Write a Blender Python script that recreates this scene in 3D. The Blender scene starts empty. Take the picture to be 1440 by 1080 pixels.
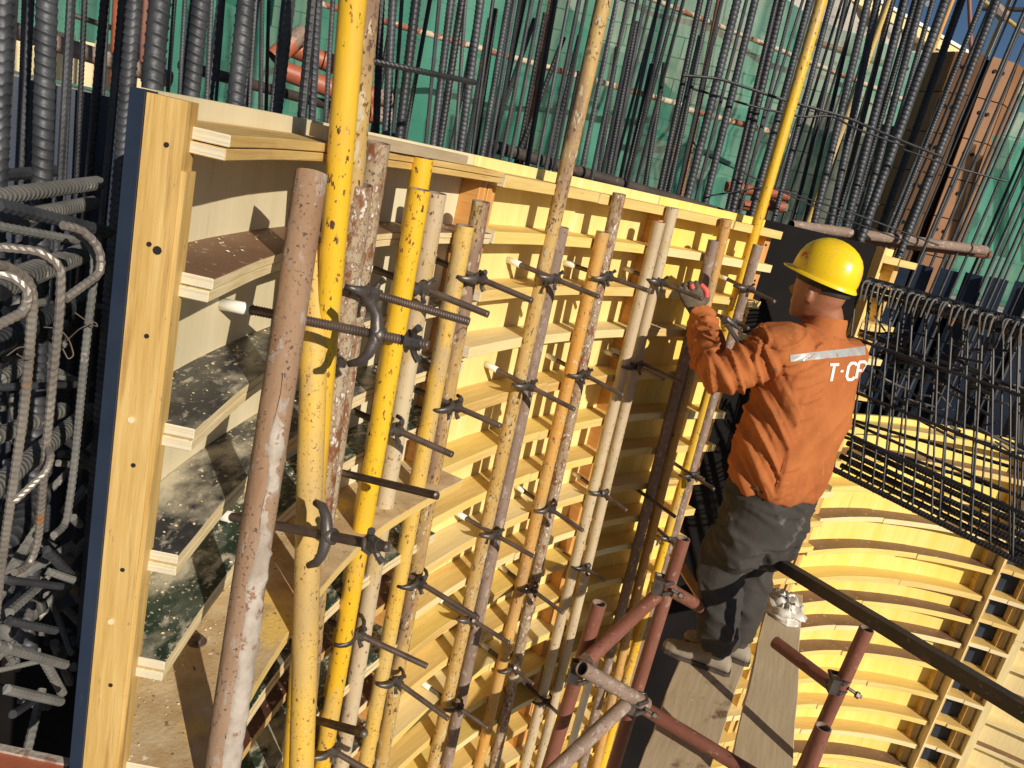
import bpy, bmesh, math, random
import numpy as np
from mathutils import Vector, Matrix, noise
from mathutils.bvhtree import BVHTree
random.seed(7)
scene = bpy.context.scene
COL = scene.collection
rad = math.radians

# ------------------------------------------------------------------ camera
# the camera is the origin of the place (eye level = z 0); +Y is where it heads
PITCH, ROLL, FPX, CX, CY = rad(15.6), rad(13.3), 1122.0, 720.0, 540.0
FW = Vector((0, math.cos(PITCH), -math.sin(PITCH)))
U0 = Vector((0, math.sin(PITCH), math.cos(PITCH)))
RT = Vector((math.cos(ROLL), 0, 0)) + U0 * math.sin(ROLL)
UP = U0 * math.cos(ROLL) - Vector((math.sin(ROLL), 0, 0))
cam = bpy.data.objects.new('camera', bpy.data.cameras.new('camera'))
COL.objects.link(cam)
cam.matrix_world = Matrix(((RT.x, UP.x, -FW.x, 0), (RT.y, UP.y, -FW.y, 0), (RT.z, UP.z, -FW.z, 0), (0, 0, 0, 1)))
cam.data.sensor_width = 36
cam.data.lens = FPX / 1440 * 36
cam.data.clip_start = 0.02
cam.data.clip_end = 2000
scene.camera = cam

# ------------------------------------------------------------------ sky, sun, exposure
SUN_AZ, SUN_EL = rad(145), rad(24)
SUNV = Vector((math.sin(SUN_AZ) * math.cos(SUN_EL), math.cos(SUN_AZ) * math.cos(SUN_EL), math.sin(SUN_EL)))
w = bpy.data.worlds.new('World'); scene.world = w; w.use_nodes = True
nt = w.node_tree
sky = nt.nodes.new('ShaderNodeTexSky'); sky.sky_type = 'NISHITA'; sky.sun_disc = False
sky.sun_elevation = SUN_EL; sky.sun_rotation = SUN_AZ
sky.air_density = 1.0; sky.dust_density = 0.6; sky.ozone_density = 5.0
nt.links.new(sky.outputs[0], nt.nodes['Background'].inputs[0])
nt.nodes['Background'].inputs[1].default_value = 0.05
sun = bpy.data.objects.new('sun', bpy.data.lights.new('sun', 'SUN')); COL.objects.link(sun)
sun.data.energy = 5.0; sun.data.angle = rad(0.5); sun.data.color = (1.0, 0.91, 0.77)
sun.rotation_mode = 'QUATERNION'; sun.rotation_quaternion = SUNV.to_track_quat('Z', 'Y')
scene.view_settings.view_transform = 'Standard'
scene.view_settings.look = 'None'
scene.view_settings.gamma = 1
scene.view_settings.use_curve_mapping = False
scene.view_settings.exposure = 0.0

# ------------------------------------------------------------------ rays of the camera, used to survey where things stand
def ray(x, y): return FW + RT * ((x - CX) / FPX) - UP * ((y - CY) / FPX)
def atd(x, y, d):
    r = ray(x, y); return r * (d / math.hypot(r.x, r.y))
def onz(x, y, z):
    r = ray(x, y); return r * (z / r.z)

class Curve:
    def __init__(s, K, n=10):
        P = [(2*K[0][0]-K[1][0], 2*K[0][1]-K[1][1])] + K + [(2*K[-1][0]-K[-2][0], 2*K[-1][1]-K[-2][1])]
        s.W = []
        for i in range(1, len(P)-2):
            p0, p1, p2, p3 = P[i-1:i+3]
            for k in range(n):
                t = k/n
                s.W.append(tuple(.5*((2*p1[j])+(-p0[j]+p2[j])*t+(2*p0[j]-5*p1[j]+4*p2[j]-p3[j])*t*t+(-p0[j]+3*p1[j]-3*p2[j]+p3[j])*t**3) for j in (0, 1)))
        s.W.append(K[-1]); s.S = [0]
        for a, b in zip(s.W, s.W[1:]): s.S.append(s.S[-1]+math.hypot(b[0]-a[0], b[1]-a[1]))
        s.L = s.S[-1]
    def at(s, u, off=0.0):                      # off > 0 : towards the side the ribs stick out
        i = 0
        while i < len(s.S)-2 and s.S[i+1] < u: i += 1
        t = (u-s.S[i])/(s.S[i+1]-s.S[i]); a, b = s.W[i], s.W[i+1]
        dx, dy = b[0]-a[0], b[1]-a[1]; l = math.hypot(dx, dy)
        return (a[0]+dx*t+dy/l*off, a[1]+dy*t-dx/l*off)
    def tan(s, u):
        a, b = s.at(u-.02), s.at(u+.02); v = Vector((b[0]-a[0], b[1]-a[1], 0)); v.normalize(); return v
    def hit(s, x, y, off=0.0):                  # where a sight line meets the curve's vertical surface
        r = ray(x, y); az = math.atan2(r.x, r.y); prev = None
        for k in range(301):
            u = -.4+(s.L+.4+.3)*k/300
            p = s.at(u, off); v = math.atan2(p[0], p[1])-az
            if prev and prev[1] < 0 <= v:
                t = -prev[1]/(v-prev[1]); u = prev[0]+t*(u-prev[0]); break
            prev = (u, v)
        p = s.at(u, off); return u, r*(math.hypot(*p)/math.hypot(r.x, r.y))

W = Curve([(-.378,.93),(-.392,1.19),(-.375,1.50),(-.330,1.78),(-.235,2.06),(-.115,2.34),(-.017,2.55),(.093,2.752),(.215,2.947),(.348,3.135),(.497,3.311),(.658,3.475),(.832,3.626),(1.015,3.763),(1.06,3.80)])
DEP = .108                                        # rib edge to skin

# ------------------------------------------------------------------ materials
MATS = {}
def lin(c):
    return tuple(((v/255)/12.92 if v/255 <= .04045 else ((v/255+.055)/1.055)**2.4) for v in c)
class NB:
    def __init__(s, name):
        s.m = bpy.data.materials.new(name); s.m.use_nodes = True; s.t = s.m.node_tree; s.b = s.t.nodes['Principled BSDF']
    def n(s, kind, **kw):
        nd = s.t.nodes.new('ShaderNode'+kind)
        for k, v in kw.items():
            if k.startswith('i_'):
                nd.inputs[k[2:].replace('_', ' ')].default_value = v
            else: setattr(nd, k, v)
        return nd
    def l(s, a, b): s.t.links.new(a, b)
    def mix(s, fac, a, b):
        m = s.n('Mix', data_type='RGBA')
        for inp, v in ((0, fac), (6, a), (7, b)):
            if isinstance(v, bpy.types.NodeSocket): s.l(v, m.inputs[inp])
            elif inp == 0: m.inputs[0].default_value = v
            else: m.inputs[inp].default_value = (*v[:3], 1)
        return m.outputs[2]
def noisefac(b, vec, scale, lo, hi, detail=4, rough=.6, dist=0.0):
    n = b.n('TexNoise'); n.inputs['Scale'].default_value = scale; n.inputs['Detail'].default_value = detail
    n.inputs['Roughness'].default_value = rough; n.inputs['Distortion'].default_value = dist
    b.l(vec, n.inputs['Vector'])
    r = b.n('MapRange'); r.inputs[1].default_value = lo; r.inputs[2].default_value = hi
    b.l(n.outputs[0], r.inputs[0]); return r.outputs[0], n.outputs[0]
def material(name, c1, c2, scale=6, stretch=(1, 1, 1), coord='Object', rough=.7, metal=0, bump=.3, bscale=40, layers=(), lohi=(.35, .65), spec=.5, bdist=.002, rrand=True, noise_rough=.6):
    """base of two colours mixed by noise, then layers (colour, scale, threshold, softness, stretch) of wear with a shape of their own"""
    b = NB(name); tc = b.n('TexCoord'); src = tc.outputs[coord]
    if rrand:
        oi = b.n('ObjectInfo'); mu = b.n('VectorMath', operation='SCALE'); mu.inputs[0].default_value = (37, 11, 23)
        b.l(oi.outputs['Random'], mu.inputs['Scale']); ad = b.n('VectorMath', operation='ADD')
        b.l(src, ad.inputs[0]); b.l(mu.outputs[0], ad.inputs[1]); src = ad.outputs[0]
    mp = b.n('Mapping'); mp.inputs['Scale'].default_value = stretch; b.l(src, mp.inputs[0])
    f, _ = noisefac(b, mp.outputs[0], scale, lohi[0], lohi[1], rough=noise_rough)
    col = b.mix(f, c1, c2)
    rsock = None
    for ly in layers:
        c, sc, th, so = ly[:4]; st = ly[4] if len(ly) > 4 else (1, 1, 1)
        mp2 = b.n('Mapping'); mp2.inputs['Scale'].default_value = st; mp2.inputs['Location'].default_value = (sc*.7, sc*.3, sc*.1); b.l(src, mp2.inputs[0])
        f2, _ = noisefac(b, mp2.outputs[0], sc, th, th+so, detail=6)
        if sc >= 90:                              # fine specks come in clusters
            f3, _ = noisefac(b, mp2.outputs[0], sc*.11, .38, .54, detail=3)
            mm_ = b.n('Math', operation='MULTIPLY'); b.l(f2, mm_.inputs[0]); b.l(f3, mm_.inputs[1]); f2 = mm_.outputs[0]
        col = b.mix(f2, col, c)
    b.l(col, b.b.inputs['Base Color'])
    b.b.inputs['Roughness'].default_value = rough; b.b.inputs['Metallic'].default_value = metal
    b.b.inputs['Specular IOR Level'].default_value = spec
    if bump:
        n = b.n('TexNoise'); n.inputs['Scale'].default_value = bscale; n.inputs['Detail'].default_value = 5; b.l(mp.outputs[0], n.inputs[0])
        bp = b.n('Bump'); bp.inputs['Strength'].default_value = bump; bp.inputs['Distance'].default_value = bdist
        b.l(n.outputs[0], bp.inputs['Height']); b.l(bp.outputs[0], b.b.inputs['Normal'])
    MATS[name] = b.m
    return b.m
G = (1, 14, 14)                                  # wood grain: long along u
def wood(name, c1, c2, knots=(.30, .15, .05), extra=(), rough=.6, sc=5):
    return material(name, c1, c2, scale=sc, stretch=(1, 16, 16), coord='UV', rough=rough, bump=.35, bscale=26, bdist=.0015,
                    layers=[(knots, 9, .66, .10, (1, 9, 9)), (tuple(v*.6 for v in c1), 60, .62, .15, (.12, 3, 3))]+list(extra), lohi=(.3, .7))
wood('wood_gold', (.50, .30, .08), (.68, .47, .18), knots=(.26, .14, .05), extra=[((.38, .21, .06), 4.5, .56, .10, (.5, 10, 10)), ((.30, .20, .10), 34, .66, .05, (1, 2, 2))])
wood('wood_yellow', (.64, .43, .12), (.76, .56, .22))
wood('wood_orange', (.55, .24, .06), (.68, .36, .11))
wood('wood_pale', (.70, .56, .32), (.80, .68, .44))
wood('wood_cream', (.66, .56, .36), (.76, .67, .48), knots=(.5, .4, .25))
wood('wood_lemon', (.72, .50, .11), (.80, .62, .22), knots=(.72, .42, .08))
wood('wood_butter', (.70, .55, .25), (.80, .66, .36), knots=(.7, .5, .2))
material('skin_cream', (.66, .57, .36), (.74, .65, .44), scale=2.5, stretch=(.6, 5, 1), coord='UV', rough=.65, bump=.15, layers=[((.52, .44, .30), 6, .66, .10, (.3, 5, 1))])
material('skin_butter', (.76, .59, .21), (.82, .66, .29), scale=2.5, stretch=(.5, 7, 1), coord='UV', rough=.6, bump=.15, layers=[((.70, .42, .10), 7, .64, .12, (.3, 5, 1)), ((.86, .78, .52), 5, .62, .1, (.4, 4, 1))])
material('skin_lemon', (.78, .56, .11), (.82, .64, .20), scale=2.5, stretch=(.5, 7, 1), coord='UV', rough=.6, bump=.15, layers=[((.72, .44, .08), 7, .64, .12, (.3, 5, 1)), ((.86, .78, .5), 5, .62, .1, (.4, 4, 1))])
wood('plank_grey', (.40, .30, .18), (.52, .41, .27), knots=(.22, .15, .09), extra=[((.16, .10, .06), 5.5, .60, .08), ((.6, .55, .42), 30, .66, .1)])
wood('plank_clean', (.43, .33, .20), (.54, .43, .28), knots=(.3, .2, .12))
wood('ply_edge', (.62, .48, .24), (.78, .66, .42), knots=(.3, .2, .1), sc=14)
material('end_grain', (.66, .56, .38), (.80, .72, .54), scale=3, stretch=(1, 130, 1), coord='UV', rough=.85, bump=.5, bscale=60)
DUST = (.62, .56, .42)
material('film_brown', (.16, .085, .045), (.22, .12, .07), scale=7, coord='UV', rough=.55, bump=.1, layers=[(DUST, 30, .62, .12), (DUST, 88, .64, .06)])
material('film_black', (.018, .020, .026), (.045, .048, .055), scale=9, coord='UV', rough=.35, bump=.15, layers=[((.20, .19, .16), 9, .48, .25, (1, 2, 1)), (DUST, 5.5, .53, .16, (1, 1.6, 1)), (DUST, 26, .55, .16, (1, 2.5, 1)), (DUST, 84, .62, .05)])
material('film_green', (.012, .030, .020), (.03, .06, .04), scale=9, coord='UV', rough=.4, bump=.15, layers=[((.16, .17, .13), 8, .48, .25, (1, 2, 1)), (DUST, 5, .53, .16, (1, 1.6, 1)), (DUST, 24, .54, .15, (1, 2, 1)), (DUST, 80, .60, .05)])
material('film_red', (.075, .028, .020), (.12, .05, .035), scale=9, coord='UV', rough=.45, bump=.1, layers=[(DUST, 26, .58, .14), (DUST, 80, .62, .05)])
material('film_navy', (.011, .020, .042), (.022, .034, .062), scale=4, coord='Object', rough=.45, bump=.1, layers=[((.10, .12, .15), 14, .68, .1), ((.07, .09, .12), 60, .66, .1, (1, 1, .2))])
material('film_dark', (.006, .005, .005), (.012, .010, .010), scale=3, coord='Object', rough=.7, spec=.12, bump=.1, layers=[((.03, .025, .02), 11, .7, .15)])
material('sandy', (.45, .30, .14), (.62, .48, .28), scale=14, coord='UV', rough=.9, bump=.6, bscale=140, layers=[((.72, .50, .14), 7, .55, .1), ((.2, .12, .07), 70, .63, .05), ((.8, .75, .62), 40, .70, .03)])
RUST, RUSTD = (.20, .075, .03), (.085, .045, .03)
SP = (1, 1, .55)
GRIME = ((.30, .22, .14), 3.2, .52, .30, (1, 1, .5))
material('paint_yellow', (.70, .40, .018), (.78, .48, .03), scale=5, stretch=(1, 1, .3), rough=.42, bump=.35, bscale=90,
         layers=[GRIME, ((.50, .36, .15), 9, .56, .12, (1, 1, .3)), (RUST, 110, .60, .04, SP), (RUSTD, 60, .64, .03, SP), (RUSTD, 26, .70, .02), ((.5, .45, .38), 160, .71, .02)])
material('paint_yellow_worn', (.66, .41, .06), (.58, .40, .13), scale=8, stretch=(1, 1, .3), rough=.6, bump=.4, bscale=90,
         layers=[GRIME, ((.42, .32, .19), 7, .52, .10, (1, 1, .3)), (RUST, 110, .61, .04, SP), (RUSTD, 180, .60, .04), (RUST, 38, .67, .03, SP), ((.55, .48, .38), 90, .66, .03)])
material('paint_ochre', (.46, .28, .07), (.50, .34, .13), scale=8, stretch=(1, 1, .3), rough=.65, bump=.5, bscale=90,
         layers=[GRIME, ((.24, .15, .10), 6, .50, .10, (1, 1, .2)), ((.52, .44, .30), 60, .58, .05, (1, 1, .4)), (RUSTD, 120, .56, .04, SP), (RUST, 50, .64, .04)])
material('paint_orange', (.58, .27, .04), (.56, .33, .10), scale=8, stretch=(1, 1, .3), rough=.6, bump=.4, bscale=90,
         layers=[GRIME, ((.40, .27, .13), 8, .54, .10, (1, 1, .3)), (RUSTD, 110, .60, .04, SP), ((.56, .47, .34), 70, .62, .04, SP), (RUST, 40, .66, .03, SP)])
material('paint_cream', (.54, .44, .28), (.48, .37, .24), scale=8, stretch=(1, 1, .3), rough=.6, bump=.4, bscale=90,
         layers=[GRIME, ((.46, .33, .13), 7, .56, .10, (1, 1, .4)), (RUST, 120, .60, .04, SP), (RUSTD, 70, .65, .03, SP)])
material('flaked', (.42, .35, .25), (.34, .24, .13), scale=10, stretch=(1, 1, .4), rough=.7, bump=.7, bscale=90,
         layers=[GRIME, (RUST, 34, .52, .06, (1, 1, .45)), ((.26, .16, .10), 80, .50, .04, SP), ((.62, .58, .49), 80, .59, .03, SP), (RUSTD, 200, .58, .04)])
material('rust_grey', (.20, .135, .10), (.28, .20, .155), scale=10, stretch=(1, 1, .35), rough=.75, bump=.5, bscale=90,
         layers=[((.36, .29, .24), 50, .56, .06, SP), (RUST, 60, .62, .05, SP), (RUSTD, 160, .60, .04)])
material('rust_splat', (.25, .140, .075), (.31, .20, .125), scale=9, stretch=(1, 1, .35), rough=.8, bump=.8, bscale=80,
         layers=[((.34, .28, .24), 40, .56, .08, SP), ((.24, .11, .06), 30, .62, .06, SP), (RUSTD, 170, .58, .05), ((.42, .36, .31), 120, .66, .04)])
material('paint_red', (.17, .058, .036), (.23, .088, .058), scale=8, stretch=(1, 1, .3), rough=.55, bump=.4, bscale=70,
         layers=[((.32, .19, .14), 40, .62, .06, SP), (RUSTD, 90, .60, .05, SP)])
material('paint_brick', (.34, .085, .042), (.42, .13, .065), scale=8, rough=.5, bump=.3, bscale=70, layers=[((.25, .08, .05), 40, .62, .05)])
material('cement', (.32, .26, .21), (.47, .41, .35), scale=26, rough=.95, bump=.9, bscale=120, layers=[((.26, .15, .10), 42, .58, .05), ((.20, .12, .08), 18, .63, .04)])
material('rebar_steel', (.042, .045, .052), (.080, .084, .094), scale=12, rough=.52, metal=.35, bump=.3, bscale=150, layers=[((.14, .085, .055), 10, .66, .08), ((.34, .33, .31), 30, .70, .05)])
material('rebar_dark', (.016, .017, .020), (.036, .038, .043), scale=12, rough=.5, metal=.2, bump=.3, bscale=150, layers=[((.10, .055, .03), 10, .64, .08)])
material('rebar_dusty', (.12, .118, .11), (.19, .183, .17), scale=14, rough=.8, metal=.15, bump=.5, bscale=150, layers=[((.36, .20, .10), 9, .66, .05), ((.42, .40, .36), 30, .64, .05)])
material('rebar_warm', (.22, .195, .17), (.32, .285, .25), scale=14, rough=.45, metal=.45, bump=.4, bscale=150, layers=[((.40, .20, .09), 9, .62, .05)])
material('rebar_rust', (.17, .075, .04), (.26, .13, .07), scale=14, rough=.8, bump=.5, bscale=150)
material('thread_steel', (.11, .082, .070), (.20, .15, .125), scale=20, rough=.42, metal=.5, bump=.2, bscale=150)
material('cast_iron', (.07, .062, .058), (.14, .12, .11), scale=16, rough=.42, metal=.55, bump=.4, bscale=120, layers=[((.20, .13, .09), 12, .62, .1)])
material('pvc_white', (.72, .68, .60), (.82, .80, .74), scale=8, rough=.45, bump=.1)
material('wire', (.16, .12, .10), (.26, .2, .16), scale=30, rough=.6, metal=.4, bump=0)
material('net_brace', (.45, .36, .24), (.58, .50, .38), scale=20, rough=.7, bump=.3, layers=[((.26, .09, .05), 5, .52, .02, (1, 1, 1)), ((.1, .07, .05), 8, .64, .03)])
material('concrete', (.33, .31, .27), (.42, .39, .34), scale=1.5, rough=.9, bump=.5, bscale=25, layers=[((.24, .22, .19), 3, .58, .1), ((.52, .49, .43), 9, .64, .08)])
material('blockwork', (.42, .37, .30), (.55, .49, .41), scale=1.5, rough=.9, bump=.5, bscale=25, layers=[((.50, .47, .40), 4, .62, .1)])
material('earth', (.050, .042, .035), (.085, .07, .058), scale=1.2, rough=.95, bump=.7, bscale=12)
material('tarp_grey', (.36, .33, .29), (.50, .46, .41), scale=2.5, rough=.85, bump=.5, bscale=7, bdist=.05, layers=[((.22, .20, .18), 4, .60, .04, (1, 1, 2.5)), ((.66, .63, .58), 6, .66, .1)])
material('rust_column', (.22, .095, .034), (.30, .14, .055), scale=2.2, rough=.65, bump=.3, bscale=20, layers=[((.38, .15, .045), 3, .6, .1), ((.13, .07, .045), 5, .62, .12)])
material('dark_steel', (.045, .034, .028), (.075, .058, .048), scale=5, rough=.6, bump=.4, layers=[((.15, .08, .045), 12, .60, .08), ((.20, .18, .15), 55, .64, .05)])
material('jacket_orange', (.37, .108, .032), (.45, .150, .046), scale=5, coord='Object', rough=.85, bump=.45, bscale=11, bdist=.02, spec=.2,
         layers=[((.30, .095, .03), 5, .55, .16), ((.20, .10, .05), 14, .62, .12), ((.55, .2, .05), 45, .6, .2)], rrand=False)
material('trouser_grey', (.030, .026, .024), (.052, .045, .040), scale=6, coord='Object', rough=.9, bump=.4, bscale=10, bdist=.01, layers=[((.15, .13, .11), 12, .62, .1)], rrand=False)
material('skin', (.30, .115, .055), (.36, .15, .08), scale=10, rough=.5, bump=.1, rrand=False)
material('helmet_yellow', (.92, .60, .010), (.94, .63, .015), scale=3, rough=.27, bump=.08, bscale=40, bdist=.0006, layers=[((.74, .50, .08), 12, .60, .12), ((.50, .38, .14), 34, .66, .05), ((.40, .30, .12), 60, .68, .03, (1, 6, 1))], rrand=False)
material('helmet_strap', (.03, .028, .027), (.06, .055, .05), scale=30, rough=.8, bump=.2)
material('hair', (.015, .012, .010), (.03, .025, .02), scale=60, rough=.7, bump=.4)
material('glove_grey', (.10, .075, .055), (.17, .135, .10), scale=25, rough=.95, bump=.8, bscale=180, rrand=False)
material('glove_red', (.60, .08, .06), (.68, .12, .09), scale=20, rough=.6, bump=.3, rrand=False)
material('shoe', (.22, .18, .13), (.30, .25, .19), scale=12, rough=.85, bump=.4, rrand=False)
material('stripe', (.42, .42, .40), (.52, .52, .50), scale=30, rough=.35, metal=.2, bump=.2, rrand=False, layers=[((.3, .25, .2), 25, .62, .1)])
material('lettering', (.78, .74, .68), (.84, .8, .74), scale=30, rough=.7, bump=.2, rrand=False)
material('plastic_white', (.62, .58, .50), (.76, .72, .66), scale=9, rough=.5, bump=.3, layers=[((.25, .2, .15), 10, .62, .05)])
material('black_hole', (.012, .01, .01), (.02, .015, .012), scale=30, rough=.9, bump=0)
material('flag_orange', (.75, .10, .04), (.8, .14, .06), scale=5, rough=.8, bump=.2)
def net_material():
    b = NB('safety_net'); tc = b.n('TexCoord')
    f, _ = noisefac(b, tc.outputs['Object'], .8, .38, .62, detail=5)
    col = b.mix(f, (.03, .25, .165), (.09, .35, .25))
    mp = b.n('Mapping'); mp.inputs['Scale'].default_value = (5, 5, .45); b.l(tc.outputs['Object'], mp.inputs[0])
    f2, _ = noisefac(b, mp.outputs[0], 1.5, .55, .62)
    col = b.mix(f2, col, (.02, .17, .12)); b.l(col, b.b.inputs['Base Color']); b.b.inputs['Roughness'].default_value = .8
    tr = b.n('BsdfTransparent'); tl = b.n('BsdfTranslucent'); b.l(col, tl.inputs[0])
    m1 = b.n('MixShader'); m1.inputs[0].default_value = .3; b.l(b.b.outputs[0], m1.inputs[1]); b.l(tl.outputs[0], m1.inputs[2])
    f3, _ = noisefac(b, mp.outputs[0], .9, .40, .60)
    mr = b.n('MapRange'); mr.inputs[3].default_value = .10; mr.inputs[4].default_value = .5; b.l(f3, mr.inputs[0])
    m2 = b.n('MixShader'); b.l(mr.outputs[0], m2.inputs[0]); b.l(m1.outputs[0], m2.inputs[1]); b.l(tr.outputs[0], m2.inputs[2])
    b.l(m2.outputs[0], b.t.nodes['Material Output'].inputs[0]); MATS['safety_net'] = b.m
net_material()

# ------------------------------------------------------------------ mesh helpers
class MB:
    """collects vertices, faces, uvs and material slots; build() makes ONE mesh object"""
    def __init__(s): s.v = []; s.f = []; s.uv = []; s.mi = []
    def quadgrid(s, rows, closed=False, uvf=None, mi=0, caps=False):
        n = len(rows[0]); b = len(s.v)
        for r in rows: s.v.extend([tuple(p) for p in r])
        m = n if closed else n-1
        for i in range(len(rows)-1):
            for j in range(m):
                j2 = (j+1) % n
                s.f.append((b+i*n+j, b+i*n+j2, b+(i+1)*n+j2, b+(i+1)*n+j)); s.mi.append(mi)
                s.uv.append([uvf(i, j), uvf(i, j+1), uvf(i+1, j+1), uvf(i+1, j)] if uvf else None)
        if caps:
            s.f.append(tuple(b+j for j in reversed(range(n)))); s.mi.append(mi); s.uv.append(None)
            s.f.append(tuple(b+(len(rows)-1)*n+j for j in range(n))); s.mi.append(mi); s.uv.append(None)
    def face(s, pts, uv=None, mi=0):
        b = len(s.v); s.v.extend([tuple(p) for p in pts]); s.f.append(tuple(range(b, b+len(pts)))); s.uv.append(uv); s.mi.append(mi)
    def box(s, o, ax, ay, az, grain=0, mi=0, topmi=None):
        """box from corner o with edge vectors; grain = index of the edge the wood grain follows"""
        o, E = Vector(o), [Vector(ax), Vector(ay), Vector(az)]
        if E[0].cross(E[1]).dot(E[2]) < 0: E[0], E[1] = E[1], E[0]; grain = {0: 1, 1: 0, 2: 2}[grain]
        L = [e.length for e in E]
        for a, b_, c in ((0, 1, 2), (1, 2, 0), (2, 0, 1)):
            for side in (0, 1):
                p = o+E[c]*side
                q = [p, p+E[a], p+E[a]+E[b_], p+E[b_]]; uu = [(0, 0), (L[a], 0), (L[a], L[b_]), (0, L[b_])]
                if grain == b_: uu = [(y, x) for x, y in uu]
                if not side: q.reverse(); uu.reverse()
                r = c*.37
                nrm = E[c]*(1 if side else -1)
                s.face(q, [(x+r, y+r) for x, y in uu], topmi if (topmi is not None and nrm.z > .5*nrm.length) else mi)
    def tube(s, pts, r, n=10, caps=True, mi=0, rz=None, ref=None):
        """tube along points; r scalar, list or function (i, j) -> radius"""
        pts = [Vector(p) for p in pts]; rows = []
        t0 = (pts[1]-pts[0]).normalized(); ref = ref or (Vector((0, 0, 1)) if abs(t0.z) < .9 else Vector((1, 0, 0)))
        u = t0.cross(ref).normalized(); acc = 0
        for i, p in enumerate(pts):
            t = ((pts[min(i+1, len(pts)-1)])-pts[max(i-1, 0)]).normalized()
            u = (u-t*u.dot(t)).normalized(); v = t.cross(u)
            if i: acc += (p-pts[i-1]).length
            row = []
            for j in range(n):
                a = 2*math.pi*j/n
                rr = r(i, j) if callable(r) else (r[i] if isinstance(r, (list, tuple)) else r)
                row.append(p+(u*math.cos(a)+v*math.sin(a))*rr)
            rows.append(row)
        s.quadgrid(rows, True, lambda i, j: (i*.05, j*.05), mi, caps)
    def mesh(s, name, mats, smooth=False):
        me = bpy.data.meshes.new(name); me.from_pydata(s.v, [], s.f); me.update()
        ul = me.uv_layers.new(name='UVMap'); k = 0; dat = ul.data
        flat = np.zeros((len(me.loops), 2), np.float32)
        for f, uv in zip(s.f, s.uv):
            if uv:
                for q, (a, b) in enumerate(uv): flat[k+q] = (a, b)
            else:
                for q, vi in enumerate(f): flat[k+q] = (s.v[vi][0]+s.v[vi][2], s.v[vi][1])
            k += len(f)
        dat.foreach_set('uv', flat.ravel())
        for m in (mats if isinstance(mats, (list, tuple)) else [mats]): me.materials.append(MATS[m])
        me.polygons.foreach_set('material_index', np.array(s.mi, np.int32))
        if smooth: me.polygons.foreach_set('use_smooth', np.ones(len(s.f), bool))
        me.update(); return me
def tag(o, label=None, cat=None, group=None, kind=None):
    if label: o['label'] = label
    if cat: o['category'] = cat
    if group: o['group'] = group
    if kind: o['kind'] = kind
    return o
def empty(name, loc, label, cat, group=None):
    o = bpy.data.objects.new(name, None); COL.objects.link(o); o.location = loc; o.empty_display_size = .05
    return tag(o, label, cat, group)
def wpos(o):
    p = Vector((0, 0, 0))
    while o: p = p+o.location; o = o.parent
    return p
def put(name, mb, mats, parent=None, smooth=False, bevel=0):
    """links mesh data given in world coordinates as one object with its origin at its centre"""
    c = Vector(np.array(mb.v).mean(axis=0)); mb.v = [(x-c.x, y-c.y, z-c.z) for x, y, z in mb.v]
    o = bpy.data.objects.new(name, mb.mesh(name, mats, smooth)); COL.objects.link(o)
    if parent: o.parent = parent; o.location = c-wpos(parent)
    else: o.location = c
    if smooth:
        for_auto(o)
    if bevel:
        bm = o.modifiers.new('bevel', 'BEVEL'); bm.width = bevel; bm.segments = 1; bm.limit_method = 'ANGLE'
    return o
def for_auto(o, ang=50):
    try:
        me = o.data; bm = bmesh.new(); bm.from_mesh(me)
        bmesh.ops.remove_doubles(bm, verts=bm.verts, dist=1e-6)
        for e in bm.edges:
            if len(e.link_faces) == 2 and e.calc_face_angle(0) > rad(ang): e.smooth = False
        bm.to_mesh(me); bm.free()
    except Exception as ex: print('auto', ex)

def strip(mb, C, s0, s1, o0, o1, z0, z1, step=.06, topmi=None, mi=0, vertical=False, cham0=0, cham1=0, endmi=None, zslope=0):
    """board following curve C: from s0 to s1, offsets o0<o1 from the curve, heights z0<z1. cham = outer corner cut back by that much at the ends"""
    n = max(1, int(abs(s1-s0)/step)); rows = []; us = []
    for i in range(n+1):
        u = s0+(s1-s0)*i/n
        oo = o1
        a = C.at(u, o0); b = C.at(u, oo)
        rows.append([(a[0], a[1], z0), (b[0], b[1], z0), (b[0], b[1], z1), (a[0], a[1], z1)]); us.append(u)
    if cham0:
        b = C.at(s0+cham0, o1); rows[0][1] = (C.at(s0, o1-cham0)[0], C.at(s0, o1-cham0)[1], z0); rows[0][2] = (*C.at(s0, o1-cham0), z1)
    if cham1:
        rows[-1][1] = (*C.at(s1, o1-cham1), z0); rows[-1][2] = (*C.at(s1, o1-cham1), z1)
    H, D = z1-z0, o1-o0; vv = [0, D, D+H, 2*D+H, 2*D+2*H]; base = len(mb.v)
    for r in rows: mb.v.extend(r)
    for i in range(n):
        for j in range(4):
            j2 = (j+1) % 4; a, b = base+i*4, base+(i+1)*4
            mb.f.append((a+j, a+j2, b+j2, b+j))
            uv = [(us[i], vv[j]), (us[i], vv[j+1]), (us[i+1], vv[j+1]), (us[i+1], vv[j])]
            if vertical: uv = [(y, x) for x, y in uv]
            mb.uv.append(uv); mb.mi.append(topmi if (j == 2 and topmi is not None) else mi)
    for idx, rev in ((0, True), (n, False)):
        f = [base+idx*4+k for k in range(4)]; uv = [(0, 0), (D, 0), (D, H), (0, H)]
        if rev: f.reverse(); uv.reverse()
        mb.f.append(tuple(f)); mb.uv.append(uv); mb.mi.append(endmi if endmi is not None else mi)

# ------------------------------------------------------------------ ground, deck
mb = MB(); mb.face([(-300, -300, -4.3), (300, -300, -4.3), (300, 300, -4.3), (-300, 300, -4.3)])
tag(put('ground', mb, 'earth'), kind='structure')
# concrete base slab of the pit beside the formwork, in the shade
mb = MB(); mb.box((-2.6, .2, -4.28), (9, 0, 0), (0, 5.6, 0), (0, 0, .25))
tag(put('floor', mb, 'concrete'), kind='structure')
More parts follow.
